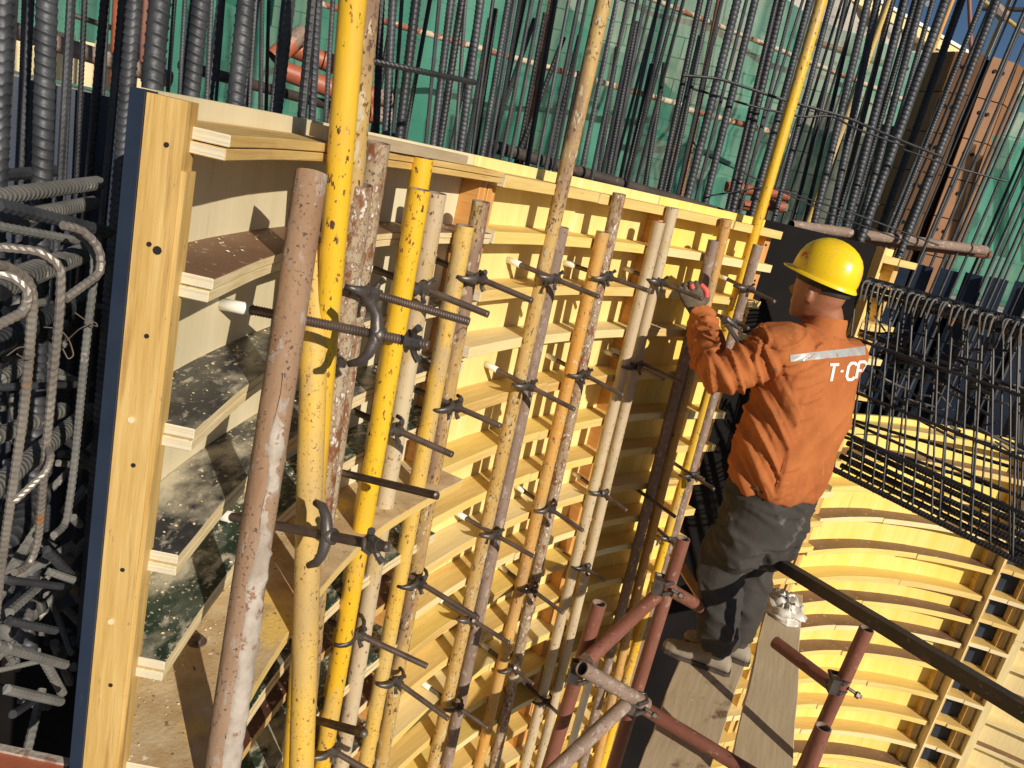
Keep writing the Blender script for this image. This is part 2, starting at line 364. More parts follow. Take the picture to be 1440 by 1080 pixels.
# upper deck beyond the wall, at the height of its top
mb = MB(); 
pts = [W.at(-.35, -.75)]+[W.at(u, -.75) for u in np.linspace(0, W.L, 14)]+[(1.25, 6.4), (6, 7.2), (14, 8), (14, 30), (-12, 30), (-12, 2.2), (-1.6, 2.2)]
mb.face([(x, y, -.32) for x, y in pts]); mb.face([(x, y, -.6) for x, y in reversed(pts)])
for a, b in zip(pts, pts[1:]+pts[:1]): mb.face([(a[0], a[1], -.6), (b[0], b[1], -.6), (b[0], b[1], -.32), (a[0], a[1], -.32)])
tag(put('deck', mb, 'concrete'), kind='structure')

# ------------------------------------------------------------------ the curved formwork: panels A, B, C
RIBA = [-.050, -.219, -.415, -.597, -.765, -.945, -1.15, -1.34, -1.52, -1.70, -1.88, -2.06, -2.25, -2.44, -2.62, -2.8, -3.0, -3.2, -3.4]
RIBB = [-.055, -.212, -.385, -.555, -.750, -.945, -1.12, -1.30, -1.475, -1.63, -1.82, -2.01, -2.19, -2.37, -2.53, -2.72, -2.9, -3.08, -3.26, -3.44, -3.62]
def holes(parent, pts, nrm, size=.0045, name='nail_hole', mat='black_hole', h=.0012):
    for p in pts:
        m = MB(); p = Vector(p); n = Vector(nrm).normalized()
        m.tube([p-n*.004, p+n*h], [size, size], n=8); put(name, m, mat, parent)
def panel(label, C, s0, s1, ribs, th, skinmat, ribmats, edge, zb=-4.0, ztop=-.022, plies=False, studw=.045, depth=DEP, protrude=(0, 0), stud='wood_orange', group='formwork panels of the curved wall', ribend=(0, 0), wide=(), studs=(1, 1)):
    root = empty('formwork_panel', (*C.at(s0, 0), zb), label, 'formwork panel', group)
    m = MB(); strip(m, C, s0+(.05 if plies else 0), s1, -depth-.018, -depth, zb, ztop, vertical=True); put('plywood_skin', m, skinmat, root)
    for k, on in ((0, studs[0]), (1, studs[1])):
        if not on: continue
        a = s0+.002 if k == 0 else s1-studw-.002
        m = MB(); strip(m, C, a, a+studw, -depth+.0005, -depth+.062, zb, ribs[0]-th-.001, vertical=True, step=.1); put('stud', m, stud, root, bevel=.0015)
    for i, z in enumerate(ribs):
        m = MB(); a, b = s0+.004-ribend[0], s1-.004+ribend[1]
        jit = random.uniform(-.004, .004); d1 = wide[i] if i < len(wide) else 0
        rm = ribmats[i % len(ribmats)]
        if plies:
            strip(m, C, a, b, -depth+.001, jit*.3+d1, z-th/2+.0008, z, topmi=1, endmi=2)
            strip(m, C, a-.003, b, -depth+.001, jit*.3+d1+random.uniform(-.003, .004), z-th, z-th/2-.0008, endmi=2)
        else:
            # each rib is lapped from two lengths of board
            mid = s0+(s1-s0)*random.uniform(.35, .65)
            strip(m, C, a, mid-.001, -depth+.001, jit+d1, z-th+random.uniform(0, .004), z, topmi=1, endmi=2)
            strip(m, C, mid+.001, b, -depth+.001, jit*.2+d1+.004, z-th, z-random.uniform(0, .004), topmi=1, endmi=2)
        put('rib', m, [edge if isinstance(edge, str) else edge[i % len(edge)], rm, 'end_grain'], root, bevel=.0012)
    return root
A1 = 1.37; B1 = 2.60
TOPA = ['wood_gold', 'film_brown', 'film_black', 'film_black', 'film_green', 'sandy', 'film_green', 'film_red', 'film_green', 'film_red', 'film_black', 'film_green']
pa = panel('nearest curved formwork panel with pale skin and film faced ribs, at the left', W, 0, A1, RIBA, .030, 'skin_cream', TOPA, ['wood_gold', 'ply_edge', 'ply_edge', 'ply_edge', 'ply_edge', 'wood_yellow', 'ply_edge'], plies=True,
           wide=[0, 0, 0, 0, 0, .085, .03, 0, .02], studs=(0, 1), studw=.04)
YT = ['wood_yellow', 'wood_lemon', 'wood_yellow', 'wood_butter']
pb = panel('middle curved formwork panel with yellow timber ribs, between two stud joints', W, A1+.004, B1, RIBB, .036, 'skin_butter', YT, YT+['wood_gold'])
pc = panel('far curved formwork panel of yellow timber, ending beside the worker', W, B1+.004, W.L-.01, RIBB, .036, 'skin_lemon', YT, ['wood_yellow', 'wood_butter', 'wood_yellow', 'wood_gold'])
# end board of panel A, a face board with drilled holes, and the film faced closing strip beside it
t0 = W.tan(.0); nrm = Vector((t0.y, -t0.x, 0))
def wat(u, off, z): a = W.at(u, off); return Vector((a[0], a[1], z))
m = MB(); m.box(wat(-.018, -.089, -4.0), nrm*.0455, t0*.032, (0, 0, 3.976), grain=2); put('end_board', m, 'wood_gold', pa, bevel=.002)
m = MB(); m.box(wat(-.016, -.0435, -4.0), nrm*.006, t0*.028, (0, 0, 3.90), grain=2); put('splinter_edge', m, 'wood_gold', pa, bevel=.001)
m = MB(); m.box(wat(-.022, -.106, -4.0), nrm*.0165, t0*.034, (0, 0, 3.978)); put('film_strip', m, 'film_navy', pa)
hp = [wat(-.018, -.062, z) for z in (-.075, -.30, -.47, -.62, -.80, -.97)]+[wat(-.018, -.070, z) for z in (-.19, -.41, -.70)]
holes(pa, hp[:7], -t0, .0030); holes(pa, hp[7:], -t0, .0045, 'dowel_head', 'wood_pale', .002); holes(pa, [wat(-.018, -.060, -.195)], -t0, .0052)
# bolt and washer on the sandy wide rib
p = onz(277, 903, RIBA[5]); m = MB(); m.tube([p, p+Vector((0, 0, .003))], .017, n=16); m.tube([p+Vector((0, 0, .003)), p+Vector((0, 0, .013))], .009, n=6); put('bolt_washer', m, 'thread_steel', pa)
# board lying along the top of panel A, and strips of skin standing above the top rib
m = MB(); u0, q0 = W.hit(437, 172, -.06); u1, q1 = W.hit(640, 222, -.06)
dq = (q1-q0); dq.z = -.003; sd = Vector((dq.y, -dq.x, 0)).normalized()*.035
m.box(Vector((q0.x, q0.y, -.046)), dq, sd, (0, 0, .022)); tag(put('board_offcut', m, 'plank_grey', bevel=.002), 'weathered grey board offcut lying on top of the nearest formwork panel', 'board')
# right end: studs with drilled holes on panel C
for z in (-.13, -.30, -.47, -.85, -1.03, -1.21): holes(pc, [W.at(W.L-.045, -DEP+.0635)+(z,)], Vector((W.tan(3.2).y, -W.tan(3.2).x, 0)), .006)

# black film board closing the far corner, its black doubling as the recess's shade
m = MB(); a = W.at(W.L-.02, -.17); b = atd(1243, 356, 4.22)
m.face([(a[0], a[1], -3.3), (b.x, b.y, -3.3), (b.x, b.y, -.02), (a[0], a[1], -.02)])
m.face([(a[0]+.01, a[1]+.02, -.02), (b.x+.01, b.y+.02, -.02), (b.x+.01, b.y+.02, -3.3), (a[0]+.01, a[1]+.02, -3.3)])
m.face([(a[0], a[1], -.02), (b.x, b.y, -.02), (b.x+.01, b.y+.02, -.02), (a[0]+.01, a[1]+.02, -.02)])
tag(put('corner_board', m, 'film_dark'), 'black film faced board doubling as the shaded corner recess behind the worker', 'formwork board')

# ------------------------------------------------------------------ right side formwork: narrow column panel D1, wide low wall D2, and panels beyond the joint
D = Curve([(1.56, 3.90), (1.75, 4.02), (1.95, 4.15), (2.17, 4.27), (2.40, 4.35), (2.68, 4.41), (2.98, 4.42), (3.3, 4.37), (3.7, 4.2), (4.1, 3.95)])
sC = D.hit(1308, 372)[0]
pd1 = panel('narrow tall formwork panel with yellow ribs behind the rebar cage', D, 0, .25, RIBB, .036, 'skin_butter', YT, YT, studw=.04, depth=.12, stud='wood_gold', group='formwork panels at the right', ribend=(-.03, .04))
m = MB(); a = D.at(.0, -.14); b = D.at(.0, .02); m.box((a[0], a[1], -3.2), (b[0]-a[0], b[1]-a[1], 0), (-.014, -.008, 0), (0, 0, 3.18), grain=2); put('end_board', m, 'wood_yellow', pd1, bevel=.002)
sD = D.hit(1389, 827)[0]
RIBD = [-.93, -1.09, -1.27, -1.46, -1.66, -1.84, -2.00, -2.17, -2.35, -2.55, -2.74, -2.92, -3.1, -3.14, -3.3, -3.46, -3.62]
FT = ['wood_yellow', 'film_brown', 'wood_lemon', 'film_brown', 'film_brown', 'wood_lemon', 'film_brown', 'film_brown', 'film_brown', 'wood_lemon', 'wood_yellow']
pd2 = panel('wide low curved formwork wall with lemon yellow skin, lower right', D, .255, sD, RIBD, .036, 'skin_lemon', FT, ['wood_lemon', 'wood_yellow', 'wood_lemon', 'wood_butter'], ztop=-.90, depth=.11, stud='wood_gold', group='formwork panels at the right')
# joint gap with navy film skin, then panel E
pe0 = panel('narrow dark skinned formwork strip with short yellow ribs at the right joint', D, sD+.02, sD+.24, [z+.02 for z in RIBD], .028, 'film_navy', ['wood_yellow'], ['wood_yellow', 'wood_pale'], ztop=-.92, depth=.11, stud='wood_gold', group='formwork panels at the right', ribend=(0, .02))
pe = panel('pale yellow formwork panel cut by the right edge of the photo', D, sD+.25, sD+1.0, [z-.05 for z in RIBD], .03, 'wood_butter', ['film_brown', 'wood_butter'], ['wood_butter'], ztop=-.92, depth=.06, stud='wood_butter', group='formwork panels at the right')
m = MB(); a = D.at(sD+.008, -.12); b = D.at(sD+.008, .03); m.box((a[0], a[1], -3.2), (b[0]-a[0], b[1]-a[1], 0), (.006, 0, 0), (0, 0, 2.27), grain=2); put('joint_board', m, 'wood_pale', pd2)

# ------------------------------------------------------------------ pipes
PIPES = {}
def pipe_mesh(L, r, mat):
    key = (round(L, 2), r, mat)
    if key not in PIPES:
        m = MB(); n = 20; N = max(8, int(L/.06)); rnd = random.Random(len(PIPES)); rows = []
        for i in range(N+1):
            z = -L*i/N; rows.append([(r*math.cos(2*math.pi*j/n)*(1+.012*math.sin(z*9+j)), r*math.sin(2*math.pi*j/n), z) for j in range(n)])
        m.quadgrid(list(reversed(rows)), True)
        ri = r-.0035
        inn = [[(ri*math.cos(2*math.pi*j/n), ri*math.sin(2*math.pi*j/n), z) for j in range(n)] for z in (0, -.12)]
        outer = [(r*math.cos(2*math.pi*j/n)*(1+.012*math.sin(j)), r*math.sin(2*math.pi*j/n), 0) for j in range(n)]
        m.quadgrid([outer, inn[0], inn[1]], True, mi=1)
        m.face([inn[1][j] for j in range(n)], mi=1)
        m.face([(r*math.cos(-2*math.pi*j/n), r*math.sin(-2*math.pi*j/n), -L) for j in range(n)], mi=1)
        me = m.mesh('steel_pipe', [mat, 'rust_grey'], smooth=True)
        PIPES[key] = me
        bm = bmesh.new(); bm.from_mesh(me); bmesh.ops.remove_doubles(bm, verts=bm.verts, dist=1e-6)
        for e in bm.edges:
            if len(e.link_faces) == 2 and e.calc_face_angle(0) > rad(50): e.smooth = False
        bm.to_mesh(me); bm.free()
    return PIPES[key]
def pipe(p, q, mat, label, group='steel pipes clamped against the formwork', r=.024, name='steel_pipe', cat='steel pipe'):
    """pipe with its open end at p, running to q"""
    p, q = Vector(p), Vector(q); d = p-q; o = bpy.data.objects.new(name, pipe_mesh(d.length, r, mat)); COL.objects.link(o)
    o.location = p; o.rotation_mode = 'QUATERNION'; o.rotation_quaternion = d.to_track_quat('Z', 'Y')
    return tag(o, label, cat, group)
def wpipe(x0, y0, x1, y1, mat, label, off=.027, off1=None, ext=1.0, r=.024, d0=None, d1=None):
    a = W.hit(x0, y0, off)[1] if d0 is None else atd(x0, y0, d0)
    b = W.hit(x1, y1, off if off1 is None else off1)[1] if d1 is None else atd(x1, y1, d1)
    if y0 <= 0: a = a+(a-b).normalized()*.5
    b = b+(b-a).normalized()*ext
    if b.z < -3.95: b = a+(b-a)*((-3.95-a.z)/(b.z-a.z))
    return pipe(a, b, mat, label, r=r)
P1 = wpipe(438, 244, 311, 1080, 'rust_splat', 'brown rusty pipe splashed with cement, nearest and lowest at the left', off=.03, off1=.10)
wpipe(496, 0, 428, 860, 'paint_yellow', 'tall bright yellow pipe rising past the top edge at the left', d0=W.hit(468, 260, .030)[1].xy.length, d1=W.hit(440, 700, .045)[1].xy.length, r=.0215)
wpipe(517, 0, 452, 780, 'paint_ochre', 'tall dull ochre pipe hugging the tall bright yellow one', d0=W.hit(486, 260, .026)[1].xy.length, d1=W.hit(465, 700, .026)[1].xy.length, r=.0195)
wpipe(446, 342, 424, 1080, 'paint_yellow_worn', 'speckled pale yellow pipe just right of the cement splashed pipe', d0=1.44, d1=1.30)
wpipe(506, 259, 441, 800, 'flaked', 'white and rust flaked pipe left of a taller rusty one', off=.03)
wpipe(531, 200, 468, 640, 'flaked', 'rusty flaked pipe topping out under the grey board offcut', off=.028)
wpipe(595, 222, 541, 540, 'paint_yellow', 'yellow pipe with a drilled hole near its top', off=.012)
wpipe(590, 266, 456, 1060, 'paint_yellow', 'bright yellow pipe with rust specks in front of the drilled one', off=.052)
wpipe(614, 271, 481, 1070, 'paint_cream', 'grey cream pipe behind the bright yellow rust specked one', off=.026)
wpipe(654, 317, 513, 1080, 'paint_yellow_worn', 'worn yellow rust specked pipe, the shorter of its pair, under the plank edge', off=.028)
wpipe(677, 283, 535, 1080, 'paint_ochre', 'ochre brown pipe, the taller of the pair beside the stud joint', off=.028)
wpipe(849, 0, 608, 1080, 'paint_ochre', 'very tall ochre pipe rising past the top edge at the middle', off=.03, d0=W.hit(772, 360, .03)[1].xy.length+.02)
wpipe(790, 319, 627, 1080, 'rust_grey', 'grey brown short pipe paired with the very tall ochre one', off=.03)
wpipe(848, 326, 672, 1080, 'paint_orange', 'orange yellow pipe, the shorter of its pair, right of the very tall ochre pipe', off=.03)
wpipe(871, 272, 694, 1080, 'flaked', 'white flaked brown pipe paired with the orange yellow one', off=.03)
wpipe(927, 312, 737, 1080, 'paint_cream', 'cream speckled pipe, the shorter of the pair left of the gloved hand', off=.03)
wpipe(946, 292, 757, 1080, 'paint_cream', 'smooth beige pipe, the taller of the pair left of the gloved hand', off=.03)
wpipe(1004, 338, 838, 1000, 'rust_grey', 'grey pipe whose top shows just above the gloved hand', off=.03)
wpipe(1022, 308, 856, 1000, 'paint_orange', 'rust brown pipe right beside the gloved hand, in the worker\'s shadow', off=.03)
wpipe(1155, 0, 845, 1080, 'paint_yellow', 'long dull yellow pipe rising past the top edge near the worker', off=.03, d0=W.hit(1075, 300, .03)[1].xy.length+.02)
wpipe(1066, 344, 862, 1040, 'rust_grey', 'pale grey pipe paired with the long dull yellow one', off=.03)
# cement crust on the nearest pipe's right side
m = MB(); rnd = random.Random(5); a = P1.location.copy(); dirp = (P1.matrix_basis.to_quaternion() @ Vector((0, 0, -1)))
u_ = Vector((.86, -.5, 0)); u_ = (u_-dirp*u_.dot(dirp)).normalized(); v_ = dirp.cross(u_)
rows = []
for i in range(150):
    s = .30+i*.0062; row = []
    edgeA = -1.0+.75*noise.noise((s*11, 0, 3))+.75*noise.noise((s*38, 0, 9))+.35*noise.noise((s*110, 0, 9)); edgeB = .75+.35*noise.noise((s*14, 4, 3))
    edgeA += max(0, .75-s)*3.6
    if edgeA > edgeB: edgeA = edgeB-.01
    for j in range(12):
        t = j/11; an = edgeA*(1-t)+edgeB*t; an = min(max(an, -1.4), 1.3)
        th = .0245+.0026*math.sin(math.pi*t)**.6+.0016*noise.noise((s*60, an*5, 1)); th = th if 0 < j < 11 else .0236
        row.append(a+dirp*s+(u_*math.cos(an)+v_*math.sin(an))*th)
    rows.append(row)
m.quadgrid(rows); co = put('cement_crust', m, 'cement', smooth=True)
co.parent = P1; co.matrix_parent_inverse = Matrix.Identity(4)
bpy.context.view_layer.update(); co.matrix_local = P1.matrix_world.inverted() @ Matrix.Translation(co.location)

# ------------------------------------------------------------------ tie rods: thread, cast clamp, wing nut, sleeve
def thread_mesh(L, r=.0078):
    m = MB(); n = 10; N = int(L/.0016); rows = []
    for i in range(N+1):
        y = L*i/N
        rows.append([((r+(.0011 if (i+j*3/n) % 3 < 1.3 else -.0004))*math.cos(2*math.pi*j/n), y, (r+(.0011 if (i+j*3/n) % 3 < 1.3 else -.0004))*math.sin(2*math.pi*j/n)) for j in range(n)])
    m.quadgrid(rows, True, caps=True); return m.mesh('threaded_bar', 'thread_steel', smooth=True)
ROD = thread_mesh(.44)
def clamp_mesh():
    m = MB(); path = [(-.062, -.020), (-.058, -.006), (-.046, .006), (-.030, .013), (-.014, .011), (0, .004), (.014, .011), (.030, .013), (.046, .006), (.058, -.006), (.062, -.020)]
    rows = []
    for i, (x, y) in enumerate(path):
        t = abs(x)/.062; hz = .014*(1-.62*t**2); hy = .0075*(1-.4*t); nx = -(path[min(i+1, 10)][1]-path[max(i-1, 0)][1]); ny = path[min(i+1, 10)][0]-path[max(i-1, 0)][0]; l = math.hypot(nx, ny); nx /= l; ny /= l
        rows.append([(x+nx*hy*math.cos(a), y+ny*hy*math.cos(a), hz*math.sin(a)) for a in [2*math.pi*k/10 for k in range(10)]])
    m.quadgrid(rows, True, caps=True); me = m.mesh('saddle_clamp', 'cast_iron', smooth=True); return me
CLAMP = clamp_mesh()
def nut_mesh():
    m = MB(); m.tube([(0, 0, 0), (0, .004, 0), (0, .005, 0), (0, .024, 0)], [.019, .019, .0135, .012], n=6)
    for s in (-1, 1):
        m.tube([(0, .010, .008*s), (.002, .014, .022*s), (.004, .022, .031*s)], [.0062, .0055, .0068], n=8)
    return m.mesh('wing_nut', 'cast_iron', smooth=False)
NUT = nut_mesh()
m = MB(); m.tube([(0, 0, 0), (0, .055, 0)], .0105, n=12); SLEEVE = m.mesh('plastic_sleeve', 'pvc_white', smooth=True)
def link(name, me, parent, loc=(0, 0, 0), rot=(0, 0, 0)):
    o = bpy.data.objects.new(name, me); COL.objects.link(o); o.parent = parent; o.location = loc; o.rotation_euler = rot; return o
RODS = [ # clamp x, y, outward length beyond nut, label, clamped
 (512, 409, .20, 'longest looking tie rod at upper left, clamp beak on the white flaked pipe', 1), (588, 403, .17, 'tie rod clamped on the bright yellow rust specked pipe, upper row', 1), (668, 389, .16, 'upper row tie rod clamped on the worn yellow pair by the stud joint', 1),
 (775, 390, .12, 'upper row tie rod clamped on the very tall ochre pipe', 1), (850, 388, .12, 'upper row tie rod clamped on the orange yellow pipe pair', 1), (926, 396, .14, 'upper row tie rod just left of the gloved hand, with a clamp', 1), (1049, 405, .12, 'last tie rod of the upper row, clamped on the long dull yellow pipe', 1),
 (549, 601, .16, 'second row tie rod clamped on the bright yellow pipe', 1), (634, 569, .15, 'second row tie rod clamped on the worn yellow pair', 1), (740, 541, .13, 'second row tie rod clamped on the very tall ochre pipe', 1), (818, 525, .13, 'second row tie rod clamped on the orange yellow pipe pair', 1), (893, 514, .10, 'second row tie rod lying in the worker\'s shadow', 1), (1030, 452, .06, 'short dark clamp on the long dull yellow pipe above the worker\'s sleeve', 1),
 (693, 750, .12, 'third row tie rod clamped on the very tall ochre pipe', 1), (770, 713, .12, 'third row tie rod clamped on the orange yellow pipe pair', 1), (845, 692, .10, 'third row tie rod clamped on the cream pipe pair', 1), (972, 667, .10, 'third row tie rod beside the worker\'s hip', 1),
 (585, 816, .16, 'fourth row tie rod clamped on the worn yellow pair', 1), (660, 869, .12, 'fourth row tie rod clamped low on the very tall ochre pipe', 1), (745, 827, .12, 'fourth row tie rod clamped on the orange yellow pair', 1), (820, 797, .08, 'fourth row short tie rod clamped on the cream pipe pair', 1), (940, 757, .08, 'fourth row tie rod on the long dull yellow pipe above the red post', 1),
 (497, 889, .15, 'fifth row tie rod clamped on the bright yellow pipe', 1), (553, 955, .15, 'fifth row tie rod clamped on the worn yellow pair, lower left', 1), (718, 937, .08, 'fifth row tie rod, mostly in shade, on the orange yellow pair', 1), (765, 985, .07, 'bottom row tie rod clamped on the cream pipe pair', 1), (640, 992, .10, 'bottom row tie rod clamped on the very tall ochre pipe', 1),
 (462, 1052, .14, 'lowest tie rod at the foot of the bright yellow pipe', 1), (905, 512, .13, 'dark tie rod below the gloved hand, in shade', 0), (912, 700, .12, 'tie rod crossing the shaded pipes left of the worker\'s hip', 0)]
for x, y, ext, lab, cl in RODS:
    u, p = W.hit(x, y, .062); t = W.tan(u); n = Vector((t.y, -t.x, 0))
    r = empty('tie_rod', p, lab, 'tie rod', 'threaded tie rods holding the pipes')
    R_ = math.atan2(t.y, t.x); r.rotation_euler = (rad(random.uniform(-6, -1)), 0, R_+math.pi+rad(random.uniform(-6, 6)))
    # local +Y points out of the wall
    r.rotation_euler.z = math.atan2(n.y, n.x)-math.pi/2+rad(random.uniform(-4, 4)); ext *= 1.3 if (x > 720 or y > 700) else .95
    L = .44; rd = link('threaded_bar', ROD, r, (0, ext+.02-L, 0)); 
    if cl:
        c = link('saddle_clamp', CLAMP, r, (0, .0, 0), (0, rad(random.uniform(-12, 12)), 0)); link('wing_nut', NUT, r, (0, .010, 0), (0, random.uniform(-.5, .9), 0))
    link('plastic_sleeve', SLEEVE, r, (0, -DEP-.066, 0))
# the two nearest rods, whose saddle clamps hang loose
def big_rod(xa, ya, xb, yb, off0, off1, lab, hookx, nutx):
    a = W.hit(xa, ya, off0)[1]; b = atd(xb, yb, off1); d = (b-a); L = d.length
    r = empty('tie_rod', a, lab, 'tie rod', 'threaded tie rods holding the pipes')
    q = d.to_track_quat('Y', 'Z'); r.rotation_mode = 'QUATERNION'; r.rotation_quaternion = q
    link('threaded_bar', thread_mesh(L+.02), r)
    link('plastic_sleeve', SLEEVE, r, (0, 0, 0))
    m = MB(); pth = [(-.052, -.034), (-.047, -.016), (-.030, -.004), (-.010, 0), (.010, 0), (.032, -.006), (.048, -.018), (.055, -.036)]
    pp = [Vector((.004, y_, -x_)) for x_, y_ in pth]; m.tube(pp, [.0062, .0082, .0095, .0105, .0105, .0090, .0080, .0055], n=10)
    m.tube([(0, -.005, 0), (0, .013, 0)], .0145, n=10)
    if hookx: link('loose_clamp', m.mesh('loose_clamp', 'cast_iron', smooth=True), r, (0, L*hookx, 0), (0, rad(-12), 0))
    if nutx: link('wing_nut', NUT, r, (0, L*nutx, 0), (0, .35, 0))
big_rod(310, 427, 586, 482, -DEP, 1.24, 'nearest tie rod with a loose curved clamp crossing the yellow pipes, upper left', .80, .95)
big_rod(300, 722, 532, 767, -DEP, 1.16, 'nearest lower tie rod with a loose curved clamp and wing nut, left', .73, .95)
big_rod(440, 655, 606, 695, -DEP, 1.50, 'unclamped tie rod reaching over the bright yellow pipe, left middle', 0, 0)
big_rod(400, 1000, 508, 1030, -DEP, 1.28, 'unclamped tie rod near the foot of the bright yellow pipe', 0, 0)

# ------------------------------------------------------------------ rebar
RB = {}
def ordi(i):
    n = i+1; return str(n)+('th' if 10 < n % 100 < 14 else {1: 'st', 2: 'nd', 3: 'rd'}.get(n % 10, 'th'))
def rebar_mesh(dia, L, mat):
    """straight ribbed bar along -z from the origin"""
    q = 1 if dia < .02 else 2
    dia = round(dia*1000/q)*q/1000; L = round(L*2+.49)/2 if L > .45 else max(.05, round(L*20)/20)
    key = (dia, L, mat)
    if key in RB: return RB[key]
    r = dia/2; big = dia >= .021; n = 14 if big else 8; pitch = dia*.52 if big else dia*.75
    m = MB(); rows = []; z = 0; sub = ((0, 0), (.52, 0), (.62, 1), (.80, 1), (.90, 0)) if big else ((0, 0), (.4, 0), (.6, 1))
    ph = random.random(); n2 = int(L/pitch)
    for i in range(n2):
        for fr, up in sub:
            zz = -(i+fr)*pitch; row = []
            for j in range(n):
                a = 2*math.pi*j/n+ph*6; c = abs(math.sin(a-ph*6))
                rr = r*(.955+(.115*c**.5 if up else 0))
                if c < .1: rr = r*1.07
                row.append((rr*math.cos(a), rr*math.sin(a), zz+pitch*.5*math.cos(a-ph*6)*(1 if math.sin(a-ph*6) > 0 else -1)*(0.5)))
            rows.append(row)
    rows[0] = [(x, y, 0) for x, y, _ in rows[0]]
    m.quadgrid(list(reversed(rows)), True, caps=True); RB[key] = m.mesh('rebar', mat, smooth=big); return RB[key]
def bar(p, q, dia, mat='rebar_steel', label=None, group=None, name='rebar', cat='rebar'):
    p, q = Vector(p), Vector(q); d = p-q
    o = bpy.data.objects.new(name, rebar_mesh(dia, d.length, mat)); COL.objects.link(o)
    o.location = p; o.rotation_mode = 'QUATERNION'; o.rotation_quaternion = d.to_track_quat('Z', 'Y')
    return tag(o, label, cat, group)
def vbar(x0, y0, x1, y1, wpx, d=None, off=-.24, up=.9, down=.7, mat='rebar_steel', label=None, group=None):
    """standing bar seen through two points of the photo, as wide there as wpx"""
    if d is None: d = W.hit(x1, y1, off)[1].xy.length
    a, b = atd(x0, y0, d), atd(x1, y1, d); v = (a-b).normalized()
    dia = wpx*.985*(b.dot(FW))/FPX
    return bar(a+v*up, b-v*down, dia, mat, label, group)
GN = 'big vertical rebars at the left'
vbar(3, 0, -6, 300, 27, 1.26, mat='rebar_steel', label='thick vertical rebar cut by the left edge of the photo', group=GN)
vbar(66, 0, 58, 290, 27, 1.42, mat='rebar_steel', label='thick herringbone ribbed rebar in front of the navy board, second from left', group=GN)
vbar(101, 0, 87, 290, 10, 1.6, mat='rebar_steel', label='slim smooth looking rebar in front of the navy board', group=GN)
vbar(119, 0, 114, 112, 8, 1.9, mat='rebar_dark', label='dark slim rebar ending behind the navy board', group=GN)
vbar(34, 0, 31, 90, 7, 2.3, mat='rebar_steel', label='slim grey rebar between the two thickest at far left', group=GN)
vbar(152, 0, 146, 110, 6, 2.4, mat='rebar_steel', label='slim ribbed rebar left of the red post', group=GN)
vbar(189, 0, 167, 275, 21, 1.38, mat='rebar_steel', label='thick rebar standing just left of the nearest panel edge', group=GN)
vbar(225, 0, 212, 140, 29, 1.34, mat='rebar_steel', label='thickest ribbed rebar rising over the corner of the nearest panel', group=GN)
vbar(283, 0, 268, 145, 23, 1.60, mat='rebar_steel', label='thick ribbed rebar second to rise over the nearest panel', group=GN)
vbar(346, 0, 330, 155, 24, 1.66, mat='rebar_steel', label='thick spiral ribbed rebar left of the brick red pipe stubs', group=GN)
GM = 'rebars rising behind the middle of the curved formwork'
bars = [(243, 235, 145, 8), (262, 252, 140, 8), (300, 290, 148, 9), (312, 303, 150, 7), (358, 349, 160, 9), (372, 366, 160, 8), (381, 374, 160, 7), (408, 390, 165, 15), (398, 381, 165, 9), (438, 424, 172, 16), (450, 438, 178, 12), (470, 457, 180, 9),
        (540, 529, 180, 12), (554, 543, 182, 14), (567, 553, 186, 8), (584, 562, 190, 15), (620, 599, 200, 8), (638, 609, 205, 12), (648, 618, 206, 12), (657, 640, 210, 7), (679, 647, 215, 13), (690, 664, 215, 7), (714, 677, 225, 11), (722, 686, 228, 8),
        (733, 693, 228, 8), (748, 704, 230, 8), (762, 716, 232, 8), (783, 740, 238, 9), (797, 754, 242, 7), (811, 766, 245, 9), (822, 777, 248, 7), (866, 814, 256, 9), (884, 830, 260, 8), (896, 843, 262, 7), (910, 857, 266, 7), (925, 868, 270, 8), (940, 880, 272, 7)]
for i, (x0, x1, y1, wp) in enumerate(bars):
    vbar(x0+random.uniform(-4, 4), 0, x1, y1, wp*(.74 if wp < 11 else .88), off=random.choice([-.2, -.26, -.34]), label=ordi(i)+' rebar over the formwork top, counted from the brick red stubs' if i < 18 else ordi(i-18)+' rebar over the middle formwork top, counted from the stud joint', group=GM, mat='rebar_steel' if i % 3 else 'rebar_dark')
tops = [(815, 50, 770, 240), (829, 60, 790, 250), (752, 26, 676, 240), (697, 12, 668, 215), (767, 18, 726, 235), (793, 52, 722, 238), (815, 100, 787, 240), (868, 66, 840, 255), (917, 90, 878, 262), (935, 88, 905, 275), (895, 30, 852, 258), (689, 26, 655, 222), (985, 50, 930, 285)]
for k_, (x0, y0, x1, y1) in enumerate(sorted(tops)):
    vbar(x0, y0, x1, y1, 7, off=-.38, up=0, label=ordi(k_)+' short rebar whose cut top shows against the green net, listed left to right', group='rebars with cut tops against the net', mat='rebar_dark')
for (x0, x1, y1) in [(776, 731, 236), (500, 462, 180), (1012, 955, 285)]:
    vbar(x0, 0, x1, y1, 9, off=-.42, label='thin rusty brown bar among the grey rebars behind the formwork', group='rusty bars behind the formwork', mat='rebar_rust')
